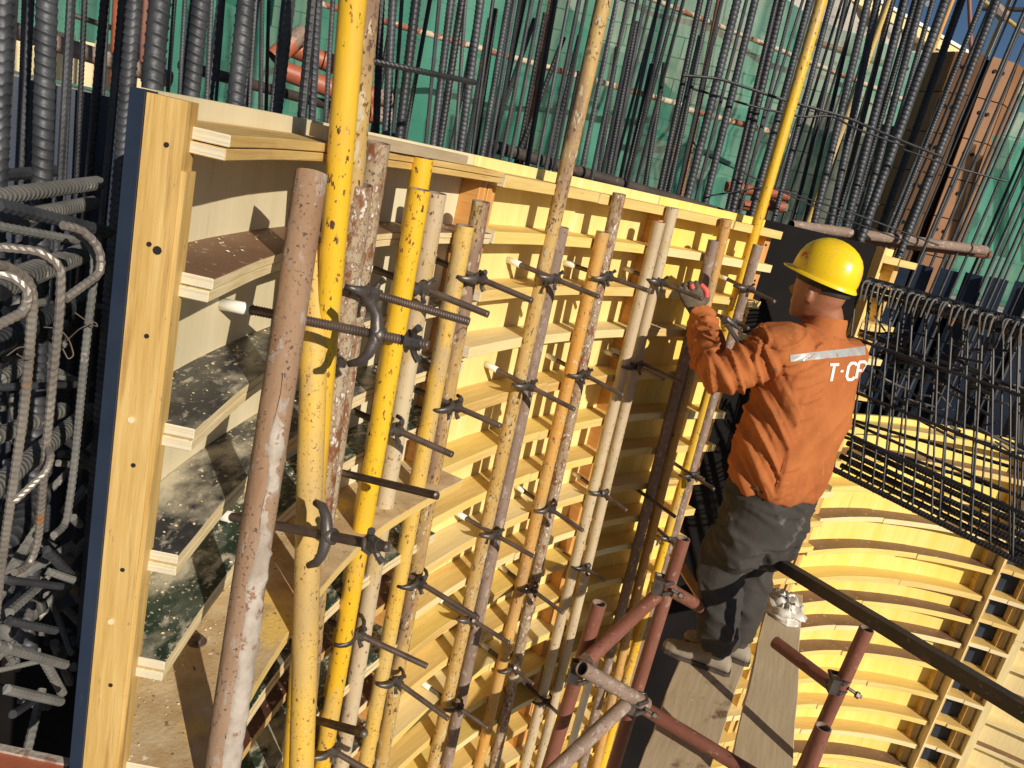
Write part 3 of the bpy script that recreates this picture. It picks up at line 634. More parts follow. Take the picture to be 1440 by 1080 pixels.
# heavy bars right of the middle
GR = 'heavy rebars rising behind the far formwork panel'
for i, (x0, x1, y1, wp, mt) in enumerate([(1037, 964, 288, 14, 'rebar_steel'), (1062, 990, 292, 12, 'rebar_steel'), (1100, 1029, 300, 13, 'rebar_dark'), (1092, 1022, 298, 9, 'rebar_dark'), (1139, 1057, 302, 11, 'rebar_steel'), (1169, 1088, 310, 9, 'rebar_steel'), (985, 925, 280, 10, 'rebar_dark'), (998, 938, 282, 8, 'rebar_dark'), (1015, 950, 285, 7, 'rebar_dark'), (1050, 976, 290, 6, 'rebar_steel'), (1115, 1040, 300, 6, 'rebar_steel')]):
    vbar(x0, 0, x1, y1, wp*.85, off=-.3, mat=mt, label=('thick', 'fairly thick', 'slim')[0 if wp > 12 else 1 if wp > 8 else 2]+' rebar '+('left of' if x1 < 1040 else 'right of')+' the long yellow pipe, '+ordi(i)+' of its cluster', group=GR)
GR2 = 'heavy rebars right of the worker'
for i, (x0, x1, y1, wp, d, mt) in enumerate([(1221, 1142, 325, 12, 4.5, 'rebar_steel'), (1234, 1165, 328, 12, 4.6, 'rebar_steel'), (1272, 1185, 335, 13, 4.7, 'rebar_steel'), (1296, 1205, 338, 12, 4.6, 'rebar_steel'), (1330, 1200, 365, 14, 4.4, 'rebar_steel'), (1287, 1190, 335, 9, 4.9, 'rebar_dark'),
                              (1255, 1172, 330, 9, 4.9, 'rebar_dark'), (1352, 1228, 350, 12, 4.7, 'rebar_dark'), (1402, 1262, 365, 12, 4.6, 'rebar_steel'), (1382, 1240, 360, 8, 5.0, 'rebar_steel'), (1205, 1130, 318, 7, 5.0, 'rebar_dark'), (1190, 1115, 315, 7, 5.0, 'rebar_dark'), (1312, 1215, 340, 8, 5.1, 'rebar_steel')]):
    vbar(x0, 0, x1, y1, wp*.86, d=d, mat=mt, label=ordi(i)+' heavy rebar of the cluster above the worker\'s helmet, before the column form', group=GR2)
# long thin bars at the far right crossing the navy boards
GR3 = 'long thin rebars at the far right'
rr = random.Random(3)
for i in range(26):
    x0 = 1384+i*12+rr.uniform(-6, 6); k = .41+(x0-1350)*.00013; y1 = 520
    vbar(x0, 0, x0-k*y1, y1, rr.uniform(2.6, 4.8), d=rr.uniform(4.6, 6.4), mat=rr.choice(['rebar_steel', 'rebar_dark', 'rebar_steel']), up=.4, down=.15, label=ordi(i)+' long thin rebar of the stand at the far right, counted from its left', group=GR3)
for i in range(15):
    x0 = 1130+i*13+rr.uniform(-4, 4); y1 = 330
    vbar(x0, 0, x0-.31*y1, y1, rr.uniform(2.2, 4), d=rr.uniform(5.4, 6.8), mat=rr.choice(['rebar_steel', 'rebar_dark']), label='thin rear rebar seen between the heavy bars at upper right', group='thin rear rebars, upper right')
for i in range(26):
    u = rr.uniform(.2, 3.2); p = W.at(u, -rr.uniform(.36, .6)); dia = rr.choice([.012, .014, .016]); top = rr.choice([2.2, 1.6, .5, .9, 2.2])
    lean = Vector((rr.uniform(-.02, .02), rr.uniform(-.02, .02), 0))*top
    bar(Vector((p[0], p[1], top))+lean, Vector((p[0], p[1], -.9)), dia, rr.choice(['rebar_steel', 'rebar_dark']), 'thin rear row rebar behind the curved formwork', 'thin rear row rebars')
# ------------------------------------------------------------------ bent bars
def bent(pts, dia, mat, label=None, cat='rebar', group=None, name='stirrup', ribbed=True, n=8, closed=False):
    """bent bar along a smoothed polyline"""
    P = [Vector(p) for p in pts]
    # round the corners
    Q = [P[0]]
    for i in range(1, len(P)-1):
        a, b, c = P[i-1], P[i], P[i+1]; k = min((a-b).length, (c-b).length, .12)*.45
        s, e = b+(a-b).normalized()*k, b+(c-b).normalized()*k
        for t in (0, .25, .5, .75, 1): Q.append(s*(1-t)**2+b*2*t*(1-t)+e*t*t)
    Q.append(P[-1]); step = dia*.4 if ribbed else .05; R_ = []; 
    for a, b in zip(Q, Q[1:]):
        L = (b-a).length; k = max(1, int(L/step))
        for i in range(k): R_.append(a+(b-a)*(i/k))
    R_.append(Q[-1]); r = dia/2; m = MB()
    m.tube(R_, (lambda i, j: r*(1.10 if (i+(j*2//n)) % 2 else .95)) if ribbed else r, n=n)
    o = put(name, m, mat, smooth=ribbed is False); tag(o, label, cat, group); return o
def bpx(pts, dia, mat, **kw): return bent([atd(x, y, d) for x, y, d in pts], dia, mat, **kw)
GS = 'bent stirrups of the beam cage at the left edge'
bpx([(-60, 372, .84), (8, 372, .90), (40, 392, .92), (47, 420, .92), (36, 560, .94), (22, 660, .95), (2, 790, .97), (-20, 1000, 1.0)], .0095, 'rebar_warm', label='nearest bright bent stirrup curling over at the left edge', group=GS)
bpx([(-40, 384, .9), (14, 386, .90), (42, 408, .90), (35, 438, .90), (-30, 470, .85)], .0095, 'rebar_warm', label='short hook end curling back at the left edge', group=GS)
bpx([(-30, 345, .96), (56, 353, .98), (86, 374, .98), (85, 430, .98), (76, 520, 1.0), (64, 640, 1.0), (54, 760, 1.03), (42, 795, 1.03), (20, 805, 1.0)], .0095, 'rebar_warm', label='middle bent stirrup with a shiny shoulder left of the navy strip', group=GS)
bpx([(88, 317, 1.02), (118, 324, 1.04), (141, 350, 1.05), (142, 384, 1.05), (92, 420, 1.0)], .0100, 'rebar_warm', label='rounded hook of the stirrup nearest the navy strip', group=GS)
bpx([(100, 322, 1.06), (134, 348, 1.08), (131, 400, 1.08), (119, 500, 1.08), (104, 660, 1.10), (93, 738, 1.1), (76, 752, 1.06)], .0095, 'rebar_dusty', label='dusty straight leg of the stirrup nearest the navy strip', group=GS)
bpx([(20, 705, .95), (66, 662, .96), (72, 642, .97), (68, 630, 1.0)], .008, 'rebar_warm', label='small shiny hook low at the left edge', group=GS)
GH = 'horizontal bars of the beam cage at the left'
hb = sorted([((-40, 250, 1.3), (82, 240, 1.5), .018), ((-30, 280, 1.2), (140, 257, 1.5), .022), ((-10, 286, 1.08), (154, 327, 1.28), .017), ((-30, 318, 1.1), (132, 285, 1.5), .022), ((-20, 410, 1.02), (124, 353, 1.5), .030), ((-10, 317, 1.05), (108, 338, 1.15), .011),
      ((-20, 490, 1.1), (120, 420, 1.55), .030), ((-10, 540, 1.3), (90, 480, 1.6), .022), ((-30, 705, 1.0), (128, 576, 1.5), .026), ((-20, 620, 1.3), (90, 575, 1.5), .026), ((-10, 545, 1.1), (128, 540, 1.3), .010),
      ((10, 815, 1.0), (86, 825, 1.1), .010), ((-10, 868, .98), (78, 887, 1.05), .011), ((-10, 906, .98), (92, 935, 1.1), .013), ((-10, 965, .95), (86, 987, 1.05), .012), ((56, 765, 1.1), (106, 816, 1.15), .013), ((5, 868, 1.0), (62, 818, 1.1), .012), ((10, 1010, 1.0), (48, 985, 1.1), .011), ((42, 795, 1.1), (104, 816, 1.12), .010),
      ((-10, 905, 1.2), (55, 850, 1.3), .03), ((-10, 790, 1.2), (60, 690, 1.35), .035), ((20, 920, 1.1), (46, 850, 1.2), .012), ((60, 925, 1.08), (88, 975, 1.12), .013), ((-10, 850, 1.25), (50, 740, 1.35), .02), ((95, 720, 1.15), (112, 738, 1.2), .012), ((80, 610, 1.3), (122, 640, 1.35), .012), ((0, 440, 1.2), (60, 425, 1.35), .012), ((70, 650, 1.2), (120, 655, 1.3), .010), ((-5, 655, 1.2), (60, 640, 1.3), .012)], key=lambda h: h[1][1])
for i, (a, b, dia) in enumerate(hb):
    p, q = atd(*a), atd(*b); bar(q, p, dia, 'rebar_dusty' if i % 3 else 'rebar_steel', ('thick' if dia > .02 else 'medium' if dia > .012 else 'thin')+' dusty bar in the left cage, '+ordi(i)+' of those lying from top to bottom', GH)
rr = random.Random(12)
for i in range(75):
    x, y = rr.uniform(-20, 112), rr.uniform(400, 1010); p = atd(x, y, rr.uniform(1.35, 1.8)); v = Vector((rr.uniform(-.5, 1), rr.uniform(-.6, .6), rr.uniform(-.5, .4))).normalized()*rr.uniform(.06, .22)
    bar(p, p-v, rr.choice([.010, .012, .016, .02]), 'rebar_dusty', 'dusty rebar end '+('high' if y < 600 else 'at mid height' if y < 800 else 'low')+' in the depth of the cage at the left edge', 'rebar ends deep in the left cage')
# tie wires
def wirepx(pts, label, r=.0007): bpx(pts, r*2, 'wire', label=label, cat='wire', group='twisted tie wires', name='tie_wire', ribbed=False, n=5)
wirepx([(62, 460, 1.0), (84, 462, .99), (98, 478, 1.0), (104, 500, 1.0), (96, 506, 1.0), (88, 490, 1.0)], 'rusty tie wire looped round the middle stirrup at the left')
wirepx([(95, 478, 1.0), (112, 462, 1.05), (134, 452, 1.06), (138, 460, 1.06), (128, 456, 1.05), (106, 440, 1.06)], 'tie wire looped round the stirrup nearest the navy strip')
wirepx([(10, 500, .9), (30, 485, .92), (52, 498, .94), (40, 508, .92), (24, 498, .9)], 'tie wire round the nearest bright stirrup')
# ------------------------------------------------------------------ left: navy board, red plate
m = MB(); a = atd(-40, 80, 1.95); b = atd(165, 125, 1.95); a.z = b.z = -1.3; m.box(a, b-a, (.02, .02, 0), (0, 0, 1.3-.072)); tag(put('navy_board', m, 'film_navy'), 'dark navy film faced board standing behind the leftmost rebars', 'formwork board')
m = MB(); m.box((-1.75, -.3, -3.3), (.02, 0, 0), (0, 2.4, 0), (0, 0, 2.55)); tag(put('pit_dark_sheet', m, 'film_dark'), 'dark sheet added to blacken the pit beyond the left rebar cage', 'formwork board')  # near-black sheet added so the pit reads as deep shade
m = MB(); m.box((-1.75, 2.1, -3.3), (1.1, .1, 0), (0, .02, 0), (0, 0, 2.95)); tag(put('pit_dark_sheet', m, 'film_dark'), 'dark sheet added to blacken the back of the pit behind the nearest panel', 'formwork board')  # second added sheet, keeps the back of the pit black
a, b = onz(-15, 1055, -1.0), onz(95, 1078, -1.0); m = MB(); m.box(a, b-a, (0, -.12, 0), (0, 0, -.01)); m.box(a+Vector((0, .0, -.0)), b-a, (0, .012, 0), (0, 0, .004), mi=1); tag(put('red_plate', m, ['paint_brick', 'cement']), 'red painted plate with a grey edge at the bottom left corner', 'plate')
# ------------------------------------------------------------------ far background: walls, net, braces
m = MB(); NX = 60
def netrow(z): return [(-6+15.5*i/NX, 7.6+.07*math.sin(i*1.3+z*.5)+.05*math.sin(i*.37)+.12*noise.noise((i*.22, z*.8, 0)), z) for i in range(NX+1)]
def nettop(x): return 1.62 if x > 1.9 else min(3.4, 1.62+(1.9-x)*.42)
rows = []
for k in range(15):
    t = k/14; row = netrow(t*3); rows.append([(x, y+.03*math.sin(k*1.9+x*2), -.3+t*(nettop(x)+.3)) for x, y, z in row])
m.quadgrid(rows); tag(put('safety_net', m, 'safety_net', smooth=True), 'green debris net hung across the background behind the rebars', 'safety net')
m = MB(); m.quadgrid([[(-5, 3.6+.05*math.sin(i), -.25+k*.5+.02*math.sin(i*2)) if 0 else (-2.6+i*.14, 3.9+.03*math.sin(i*1.7)+.04*math.sin(k+i*.4), -.1+k*.16+.02*math.sin(i*.9)-(.05*i if k > 4 else 0)) for i in range(9)] for k in range(9)])
tag(put('safety_net', m, 'safety_net', smooth=True), 'crumpled piece of green net hanging at upper left behind the brown pipe', 'safety net')
def wallbox(name, o, ax, ay, az, mat, label, cat):
    m = MB(); m.box(o, ax, ay, az); return tag(put(name, m, mat), label, cat)
wl = empty('building_wall', (-6, 8.8, -.3), 'pale blockwork wall seen through the green net', 'wall')
rr = random.Random(2)
BL = []
for v in range(3):
    mm = MB(); mm.box((-.295, 0, -.095), (.59, 0, 0), (0, .1, 0), (0, 0, .19)); BL.append(mm.mesh('block', 'blockwork'))
for r_ in range(19):
    for c_ in range(26):
        x = -6+c_*.6+(.3 if r_ % 2 else 0); z = -.2+r_*.2
        if z > nettop(x)-.15: continue
        o = bpy.data.objects.new('block', BL[0]); COL.objects.link(o); o.parent = wl; o.location = (x+6, rr.uniform(-.006, .006), z+.3)
m = MB(); m.box((-6.5, 8.83, -.3), (16, 0, 0), (0, .05, 0), (0, 0, 1.85)); put('mortar', m, 'concrete', wl)
# grey quilted tarp on the far building, top edge falling to the right in the photo
m = MB(); a = atd(960, -128, 9.6); b = atd(1440, 139, 15.5)
rows = []
for k in range(13):
    rows.append([(a.x+(b.x-a.x)*i/50, a.y+(b.y-a.y)*i/50+.12*math.sin(i*.9)+.1*noise.noise((i*.3, k*.6, 0)), -.3+(k/12)*(a.z+.3+(b.z-a.z)*i/50)) for i in range(51)])
m.quadgrid(rows); bt = put('insulation_tarp', m, 'tarp_grey', smooth=True); tag(bt, 'grey wrinkled insulation tarp covering the far building under the sky', 'tarp')
m = MB(); m.box(a+Vector((0, -.15, -.02)), b-a, (0, .3, 0), (0, 0, .12)); put('top_board', m, 'wood_butter', bt)
m = MB(); m.box(a+Vector((0, -.18, .11)), b-a, (0, .3, 0), (0, 0, .04)); put('white_rail', m, 'lettering', bt)
# horizontal braces on the net
def hpx(x0, y0, x1, y1, d0, d1, r, mat, label, cat='scaffold pipe', group='horizontal scaffold pipes at the back'):
    return pipe(atd(x1, y1, d1), atd(x0, y0, d0), mat, label, group, r=r, name='scaffold_pipe', cat=cat)
hpx(440, 2, 960, 148, 6.8, 7.4, .024, 'net_brace', 'striped cream and rust brace pipe across the green net')
hpx(960, 152, 1120, 195, 7.1, 7.3, .024, 'net_brace', 'cream and rust brace pipe across the net behind heavy rebars')
hpx(820, -40, 1290, 148, 7.5, 7.9, .02, 'net_brace', 'upper cream brace along the top edge of the net')
hpx(1110, 48, 1250, 92, 9, 9.3, .03, 'paint_brick', 'faded red pipe along the grey tarp')
hpx(-30, 27, 240, 112, 2.9, 2.7, .024, 'rust_grey', 'brown rusty horizontal pipe behind the leftmost rebars')
hpx(105, 22, 190, 50, 3.6, 3.6, .01, 'dark_steel', 'thin dark rail above the brown pipe at upper left')
hpx(690, 205, 1120, 330, 2.9, 4.6, .022, 'dark_steel', 'dark pipe lying behind the top of the far formwork panels')
hpx(255, 92, 470, 150, 2.2, 2.6, .014, 'dark_steel', 'thin dark pipe behind the rebars at upper left')
# red posts upper left
for (x, y, x2, y2, d, mt, lb) in [(170, -20, 163, 118, 3.1, 'paint_brick', 'brick red post behind the thick rebar at upper left'), (206, -20, 196, 90, 3.0, 'paint_red', 'dark red post between two thick rebars at upper left')]:
    a, b = atd(x, y, d), atd(x2, y2, d); pipe(a, b, mt, lb, 'red posts', r=.022, name='post', cat='post')
# row of pale blocks lit behind the navy board
for i in range(9):
    p = atd(22+i*22, 60+i*6.0, 3.2); m = MB(); m.box((p.x, p.y, -.10), (.055, .01, 0), (0, .05, 0), (0, 0, .13+.01*(i % 3)))
    tag(put('timber_end', m, 'wood_pale', bevel=.003), ordi(i)+' sunlit timber end from the left in the row behind the navy board', 'timber', 'timber ends behind the navy board')
# brick red pipe stubs
st = [(398, 62, 470, 92, 2.6), (455, 85, 520, 108, 2.6), (400, 100, 480, 130, 2.5), (470, 125, 530, 148, 2.5), (385, 82, 410, 60, 2.5), (1020, 262, 1058, 268, 4.4), (1028, 285, 1060, 291, 4.3), (1078, 270, 1108, 276, 4.5), (1074, 287, 1102, 292, 4.4), (495, 130, 528, 136, 2.45), (492, 152, 526, 160, 2.4)]
for i, (x0, y0, x1, y1, d) in enumerate(st):
    pipe(atd(x0, y0, d), atd(x1, y1, d+.02), 'paint_brick', 'short brick red pipe stub lying among rebars '+('at upper left' if x0 < 600 else 'left of the worker\'s helmet'), 'brick red pipe stubs '+('upper left' if x0 < 600 else 'by the helmet'), r=.027, name='pipe_stub', cat='pipe stub')
# pipe with open end right of the helmet top, running right
pipe(atd(1112, 317, 4.15), atd(1385, 352, 5.2), 'rust_grey', 'rusty pipe with an open end lying along the far formwork top', 'horizontal scaffold pipes at the back', r=.026, name='scaffold_pipe', cat='scaffold pipe')
pipe(atd(1115, 325, 4.25), atd(1390, 358, 5.35), 'paint_red', 'second rusty pipe under the open ended one on the far top', 'horizontal scaffold pipes at the back', r=.024, name='scaffold_pipe', cat='scaffold pipe')
# horizontal ties across the standing rebars
GT = 'thin ties across the standing rebars'
for pts, dia, lb in [([(505, 82, 1.75), (590, 100, 1.8), (668, 116, 1.95)], .012, 'dark cross bar tying thick rebars at upper middle'),
                     ([(960, 106, 3.6), (1010, 110, 3.7), (1100, 140, 3.9), (1190, 165, 4.1), (1260, 195, 4.2), (1325, 221, 4.3)], .012, 'long thin hoop across the heavy rebars, upper right'),
                     ([(975, 125, 3.9), (1060, 150, 4), (1130, 165, 4.2), (1170, 162, 4.3), (1200, 180, 4.3), (1270, 205, 4.4)], .010, 'second thin hoop just under the long one, upper right'),
                     ([(975, 200, 3.9), (985, 215, 4.0), (1050, 245, 4.0), (1090, 265, 4.1), (1165, 300, 4.3), (1290, 345, 4.5)], .007, 'slack wire like bar sagging over the far formwork top'),
                     ([(1000, 275, 3.9), (1080, 262, 4.2), (1200, 300, 4.3), (1320, 345, 4.5)], .008, 'thin cross bar above the open ended pipe'),
                     ([(1270, 210, 4.4), (1340, 235, 4.5), (1415, 255, 4.7)], .009, 'thin tie in front of the rusty column form')]:
    bpx(pts, dia, 'rebar_dark', label=lb, group=GT, name='tie_bar')
# ------------------------------------------------------------------ rusty column form
cf = empty('column_form', atd(1302, 360, 7.4), 'tall rusty faceted steel column form standing at the right', 'column form')
c0 = atd(1276, 345, 7.4); ct = atd(1375, 90, 7.4); zt = ct.z
ax = Vector((c0.y, -c0.x, 0)).normalized(); ay = Vector((-c0.x, -c0.y, 0)).normalized()
def cpt(a, r, z): return Vector((c0.x, c0.y, z))+ax*math.sin(a)*r+ay*math.cos(a)*r
ang = [-66, -22, 10, 17, 52, 88]; R_ = .37
for i in range(5):
    a0, a1 = rad(ang[i]), rad(ang[i+1]-1.5)
    if i == 2:
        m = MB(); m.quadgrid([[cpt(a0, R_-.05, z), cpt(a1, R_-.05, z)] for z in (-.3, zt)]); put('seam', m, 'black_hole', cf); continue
    for k in range(6):
        z0, z1 = -.3+(zt+.3)*k/6+.004, -.3+(zt+.3)*(k+1)/6-.004
        m = MB(); m.quadgrid([[cpt(a0, R_, z) if e == 0 else cpt(a1, R_, z) if e == 1 else cpt(a1, R_-.03, z) if e == 2 else cpt(a0, R_-.03, z) for e in range(4)] for z in (z0, z1)], True, caps=True); put('plate', m, 'rust_column', cf)
        if i in (3, 1):
            for a_ in (a0+.15, a1-.25):
                p = cpt(a_, R_*math.cos((a1-a0)/2)/math.cos(a_-(a0+a1)/2)+.002, (z0+z1)/2+.05); m = MB(); m.tube([p, p+(cpt(a_, 1, 0)-cpt(a_, 0, 0))*.01], .014, n=8); put('bolt_hole', m, 'black_hole', cf)
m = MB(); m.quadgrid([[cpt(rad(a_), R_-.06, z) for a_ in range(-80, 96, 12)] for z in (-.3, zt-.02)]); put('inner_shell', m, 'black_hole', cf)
m = MB(); m.box(cpt(rad(-88), .35, -.3), ay*-.4, ax*-.14, (0, 0, zt-.25)); put('side_flange', m, 'dark_steel', cf)
for k in range(9):
    p = cpt(rad(-88), .35, -.1+k*.24)+ay*.02-ax*(.10+.02*(k % 2)); m = MB(); m.tube([p, p+ay*.012], .022, n=10); put('bright_hole', m, 'tarp_grey', cf)
# scaffold towards the sky at upper right
GK = 'scaffold poles against the sky'
for x0, y0, x1, y1, d, r, mt, lb in [(1258, -20, 1130, 330, 4.9, .016, 'paint_yellow_worn', 'yellow pole among the heavy rebars at upper right'), (1345, -15, 1310, 75, 9, .022, 'paint_orange', 'orange yellow pole ending at a coupler against the sky'), (1362, -20, 1366, 80, 10, .022, 'paint_red', 'red and cream pole against the sky'),
                                  (1428, -20, 1380, 95, 9.5, .022, 'paint_yellow_worn', 'yellow pole leaning against the sky at the right'), (1405, -10, 1370, 90, 9.7, .018, 'paint_red', 'thin red pole against the sky')]:
    pipe(atd(x0, y0, d), atd(x1, y1, d), mt, lb, GK, r=r, name='scaffold_pole', cat='scaffold pole')
hpx(1378, 12, 1450, 14, 9, 9, .02, 'dark_steel', 'dark horizontal rail against the sky at the top right', group=GK); hpx(1375, -5, 1442, 48, 9.2, 9.2, .02, 'paint_yellow_worn', 'yellow diagonal brace against the sky at top right', group=GK)
p = atd(1406, 17, 9); m = MB(); m.tube([p-Vector((.07, 0, -.03)), p+Vector((.07, 0, -.03))], .055, n=8); tag(put('coupler', m, 'rust_grey'), 'rusty coupler where poles cross against the sky', 'coupler')
m = MB(); p = [atd(x, y, 8) for x, y in ((1274, 3), (1262, 24), (1266, 19), (1277, 12))]; m.face(p); m.face([q+Vector((0, .01, 0)) for q in reversed(p)]); tag(put('flag', m, 'flag_orange'), 'small torn orange flag against the sky', 'flag')
# ------------------------------------------------------------------ navy boards behind the right cage
for i, (x, wpx) in enumerate([(1268, 28), (1300, 26), (1332, 30), (1366, 30), (1400, 32), (1436, 32), (1472, 34)]):
    p = atd(x-8, 366+(x-1268)*.17, 5.6+.05*(i % 2)); q = atd(x+wpx-13, 372+(x-1268)*.17, 5.6+.05*(i % 2)); q.z = p.z; m = MB(); d = q-p
    m.box(Vector((p.x, p.y, -2.2)), Vector((d.x, d.y, 0)), Vector((-d.y, d.x, 0)).normalized()*.03, (0, 0, 2.2+p.z)); tag(put('navy_board', m, 'film_navy'), ordi(i)+' navy film faced board standing behind the right cage, counted from the worker', 'formwork board', 'upright navy boards at the right')
m = MB(); p = atd(1165, 362, 5.9); q = atd(1500, 440, 5.9); m.box(Vector((p.x, p.y, -3.2)), Vector((q.x-p.x, q.y-p.y, 0)), (.0, .03, 0), (0, 0, 2.9)); tag(put('backing_board', m, 'film_dark'), 'black board behind the upright navy boards', 'formwork board')
m = MB(); m.quadgrid([[tuple(atd(1395+i*12, 190+k*24+i*3, 7+.05*math.sin(i*2))) for i in range(7)] for k in range(8)]); tag(put('safety_net', m, 'safety_net', smooth=True), 'dark green net piece behind the rebars at the right edge', 'safety net')

# ------------------------------------------------------------------ beam cage in front of the lower right wall
GC = 'closed stirrups of the right beam cage'
tl, tr = atd(1200, 398, 3.55), atd(1452, 468, 3.35); bl, br_ = atd(1172, 660, 3.50), atd(1452, 800, 3.30)
ctop = [tl, tr]; cbot = [bl, br_]; back = Vector((.30, .42, 0))*.42
for k, (a, b, dz, lb) in enumerate([(tl, tr, 0, 'top'), (tl+back, tr+back, .02, 'top'), (tl+back*.5, tr+back*.5, -.03, 'top')]):
    e = (b-a).normalized()*.3; bar(a+Vector((0, 0, dz)), b+e+Vector((0, 0, dz)), .022, 'rebar_dark', ('front', 'rear', 'middle')[k]+' thick top bar of the right beam cage', 'top bars of the right beam cage')
for k in range(7):
    o = back*(k/6)+Vector((0, 0, .055*(k % 3))); e = (br_-bl).normalized()*.35
    bar(bl+o, br_+e+o, .024, 'rebar_dark', ordi(k)+' thick bottom bar of the right beam cage, counted from its front', 'bottom bars of the right beam cage')
for fz in (.28, .55, .78):
    for o in (Vector((0, 0, 0)), back):
        a = tl*(1-fz)+bl*fz+o; b = tr*(1-fz)+br_*fz+o; e = (b-a).normalized()*.3; bar(a, b+e, .013, 'rebar_dark', ('upper', 'middle', 'lower')[int(fz/.27)-1]+' thin side bar on the '+('front' if o.length < .01 else 'rear')+' face of the right beam cage', 'side bars of the right beam cage')
N = 14
for i in range(N):
    t = (i+.3)/N+random.uniform(-.018, .018); a = tl+(tr-tl)*t; b = bl+(br_-bl)*t
    hz = Vector((0, 0, .022)); sk = (tr-tl).normalized()*random.uniform(-.02, .02)
    pts = [a+back*.35+hz-Vector((0, 0, .10)), a+hz*.9+back*.25, a+hz, a, b-hz+sk, b+back-hz+sk, a+back+hz, a+hz+back*.4, a+back*.3+hz-Vector((0, 0, .06))]
    bent(pts, .0088, 'rebar_dark', label=ordi(i)+' closed stirrup of the right beam cage, counted from the worker', group=GC, n=6, ribbed=False)
rr = random.Random(9)
for i in range(N*2):                            # tie hooks over the top bars, catching the sun
    t = (i+.5)/(N*2)+random.uniform(-.01, .01); a = tl+(tr-tl)*t+Vector((0, 0, .016)); o = (tr-tl).normalized()*random.uniform(-.01, .03)
    bent([a-Vector((.012, .014, .07))+o, a-Vector((.014, .016, -.004)), a+back*.3+Vector((0, 0, .006))+o, a+back*.42-Vector((0, 0, .05))], .007, 'rebar_dusty' if i % 2 else 'rebar_warm', label=ordi(i)+' small hook over the top bars of the right cage, counted from the worker', cat='hook', group='hooks over the top bars of the right cage', name='hook', n=6, ribbed=False)
for i in range(60):
    t = rr.random(); f_ = rr.uniform(.15, .62); a = (tl+(tr-tl)*t)*(1-f_)+(bl+(br_-bl)*t)*f_+back*rr.random(); v = (tr-tl).normalized()*rr.uniform(.05, .22)+Vector((0, 0, rr.uniform(-.05, .05)))+back*rr.uniform(-.2, .2)
    bar(a, a+v, rr.choice([.008, .010, .012]), rr.choice(['rebar_dark', 'rebar_dark', 'rebar_dusty']), 'short link bar inside the right beam cage', 'link bars inside the right beam cage')
for x0, y0, x1, y1 in [(1196, 590, 1460, 668), (1180, 612, 1460, 706)]:
    a, b = atd(x0, y0, 3.9), atd(x1, y1, 3.6); bar(a, b, .015, 'rebar_dark', 'dark bar slanting in front of the yellow wall under the cage', 'slanting bars before the yellow wall')
# ------------------------------------------------------------------ sawdust and chips on the rib tops
rr = random.Random(31); m = MB()
for i in range(1500):
    k = rr.choice([1, 2, 2, 3, 3, 4, 4, 4, 5, 5, 5, 6]); u = rr.uniform(.03, 1.32)**1.1; o_ = -DEP+.005+abs(rr.gauss(0, .045)); o_ = min(o_, .07 if k == 5 else -.008)
    a = W.at(u, o_); z = RIBA[k]+.0012; s_ = rr.uniform(.0008, .0034)*(2 if rr.random() < .04 else 1); an = rr.uniform(0, 6.28); c_, d_ = math.cos(an)*s_, math.sin(an)*s_
    m.face([(a[0]+c_, a[1]+d_, z), (a[0]-d_*.6, a[1]+c_*.6, z+s_*.5), (a[0]-c_, a[1]-d_, z+s_*.3), (a[0]+d_*.6, a[1]-c_*.6, z)])
for i in range(900):
    k = rr.randint(1, 9); u = rr.uniform(1.4, 3.2); a = W.at(u, -DEP+.005+abs(rr.gauss(0, .04))); z = RIBB[k]+.0012; s_ = rr.uniform(.001, .004); an = rr.uniform(0, 6.28); c_, d_ = math.cos(an)*s_, math.sin(an)*s_
    if abs(a[0]) < 9 and math.hypot(a[0]-W.at(u, 0)[0], a[1]-W.at(u, 0)[1]) > .012: m.face([(a[0]+c_, a[1]+d_, z), (a[0]-d_*.6, a[1]+c_*.6, z+s_*.5), (a[0]-c_, a[1]-d_, z+s_*.3), (a[0]+d_*.6, a[1]-c_*.6, z)])
tag(put('sawdust', m, 'wood_pale'), 'pale sawdust and wood chips scattered over the rib tops of the curved formwork', 'sawdust', kind='stuff')
# ------------------------------------------------------------------ scaffold pipes, planks, rail on the walkway
GSC = 'red brown scaffold tubes of the walkway'
PZ = -1.78
def sp(x0, y0, d0, x1, y1, d1, mat, label, r=.024, ext=0):
    a, b = atd(x0, y0, d0), atd(x1, y1, d1); b = b+(b-a).normalized()*ext
    return pipe(a, b, mat, label, GSC, r=r, name='scaffold_tube', cat='scaffold tube')
sp(961, 757, 2.62, 862, 1080, 2.62, 'paint_red', 'dark red standing scaffold tube left of the worker\'s legs', ext=.8)
sp(843, 848, 2.35, 771, 1080, 2.35, 'paint_red', 'shorter red standing scaffold tube with an open top', ext=.8)
sp(925, 836, 2.62, 826, 928, 2.25, 'paint_red', 'slanting bright red scaffold tube between two standing ones')
sp(818, 940, 2.22, 908, 990, 2.45, 'rust_grey', 'rusty open ended tube lying across at the walkway\'s left', ext=.0)
sp(882, 988, 2.40, 786, 1078, 2.1, 'rust_grey', 'grey brown diagonal tube under the open ended one', ext=.4)
sp(1010, 868, 3.3, 944, 830, 2.66, 'paint_red', 'dark red tube behind the worker\'s shoes')
sp(838, 925, 2.9, 800, 1060, 2.9, 'pvc_white', 'thin whitish tube low between the shaded pipes', r=.016, ext=.3)
sp(1219, 884, 2.75, 1128, 1085, 2.75, 'paint_red', 'rusty red standing tube in front of the yellow wall, right', ext=.7)
sp(1158, 1022, 2.35, 1135, 1085, 2.35, 'paint_red', 'short rusty standing tube at the bottom edge, right', ext=.6)
sp(1090, 903, 2.95, 1176, 968, 2.80, 'paint_red', 'red brown cross tube meeting the right standing tube')
sp(905, 995, 2.5, 1015, 1062, 2.45, 'paint_red', 'dark red ledger tube under the planks', ext=.3)
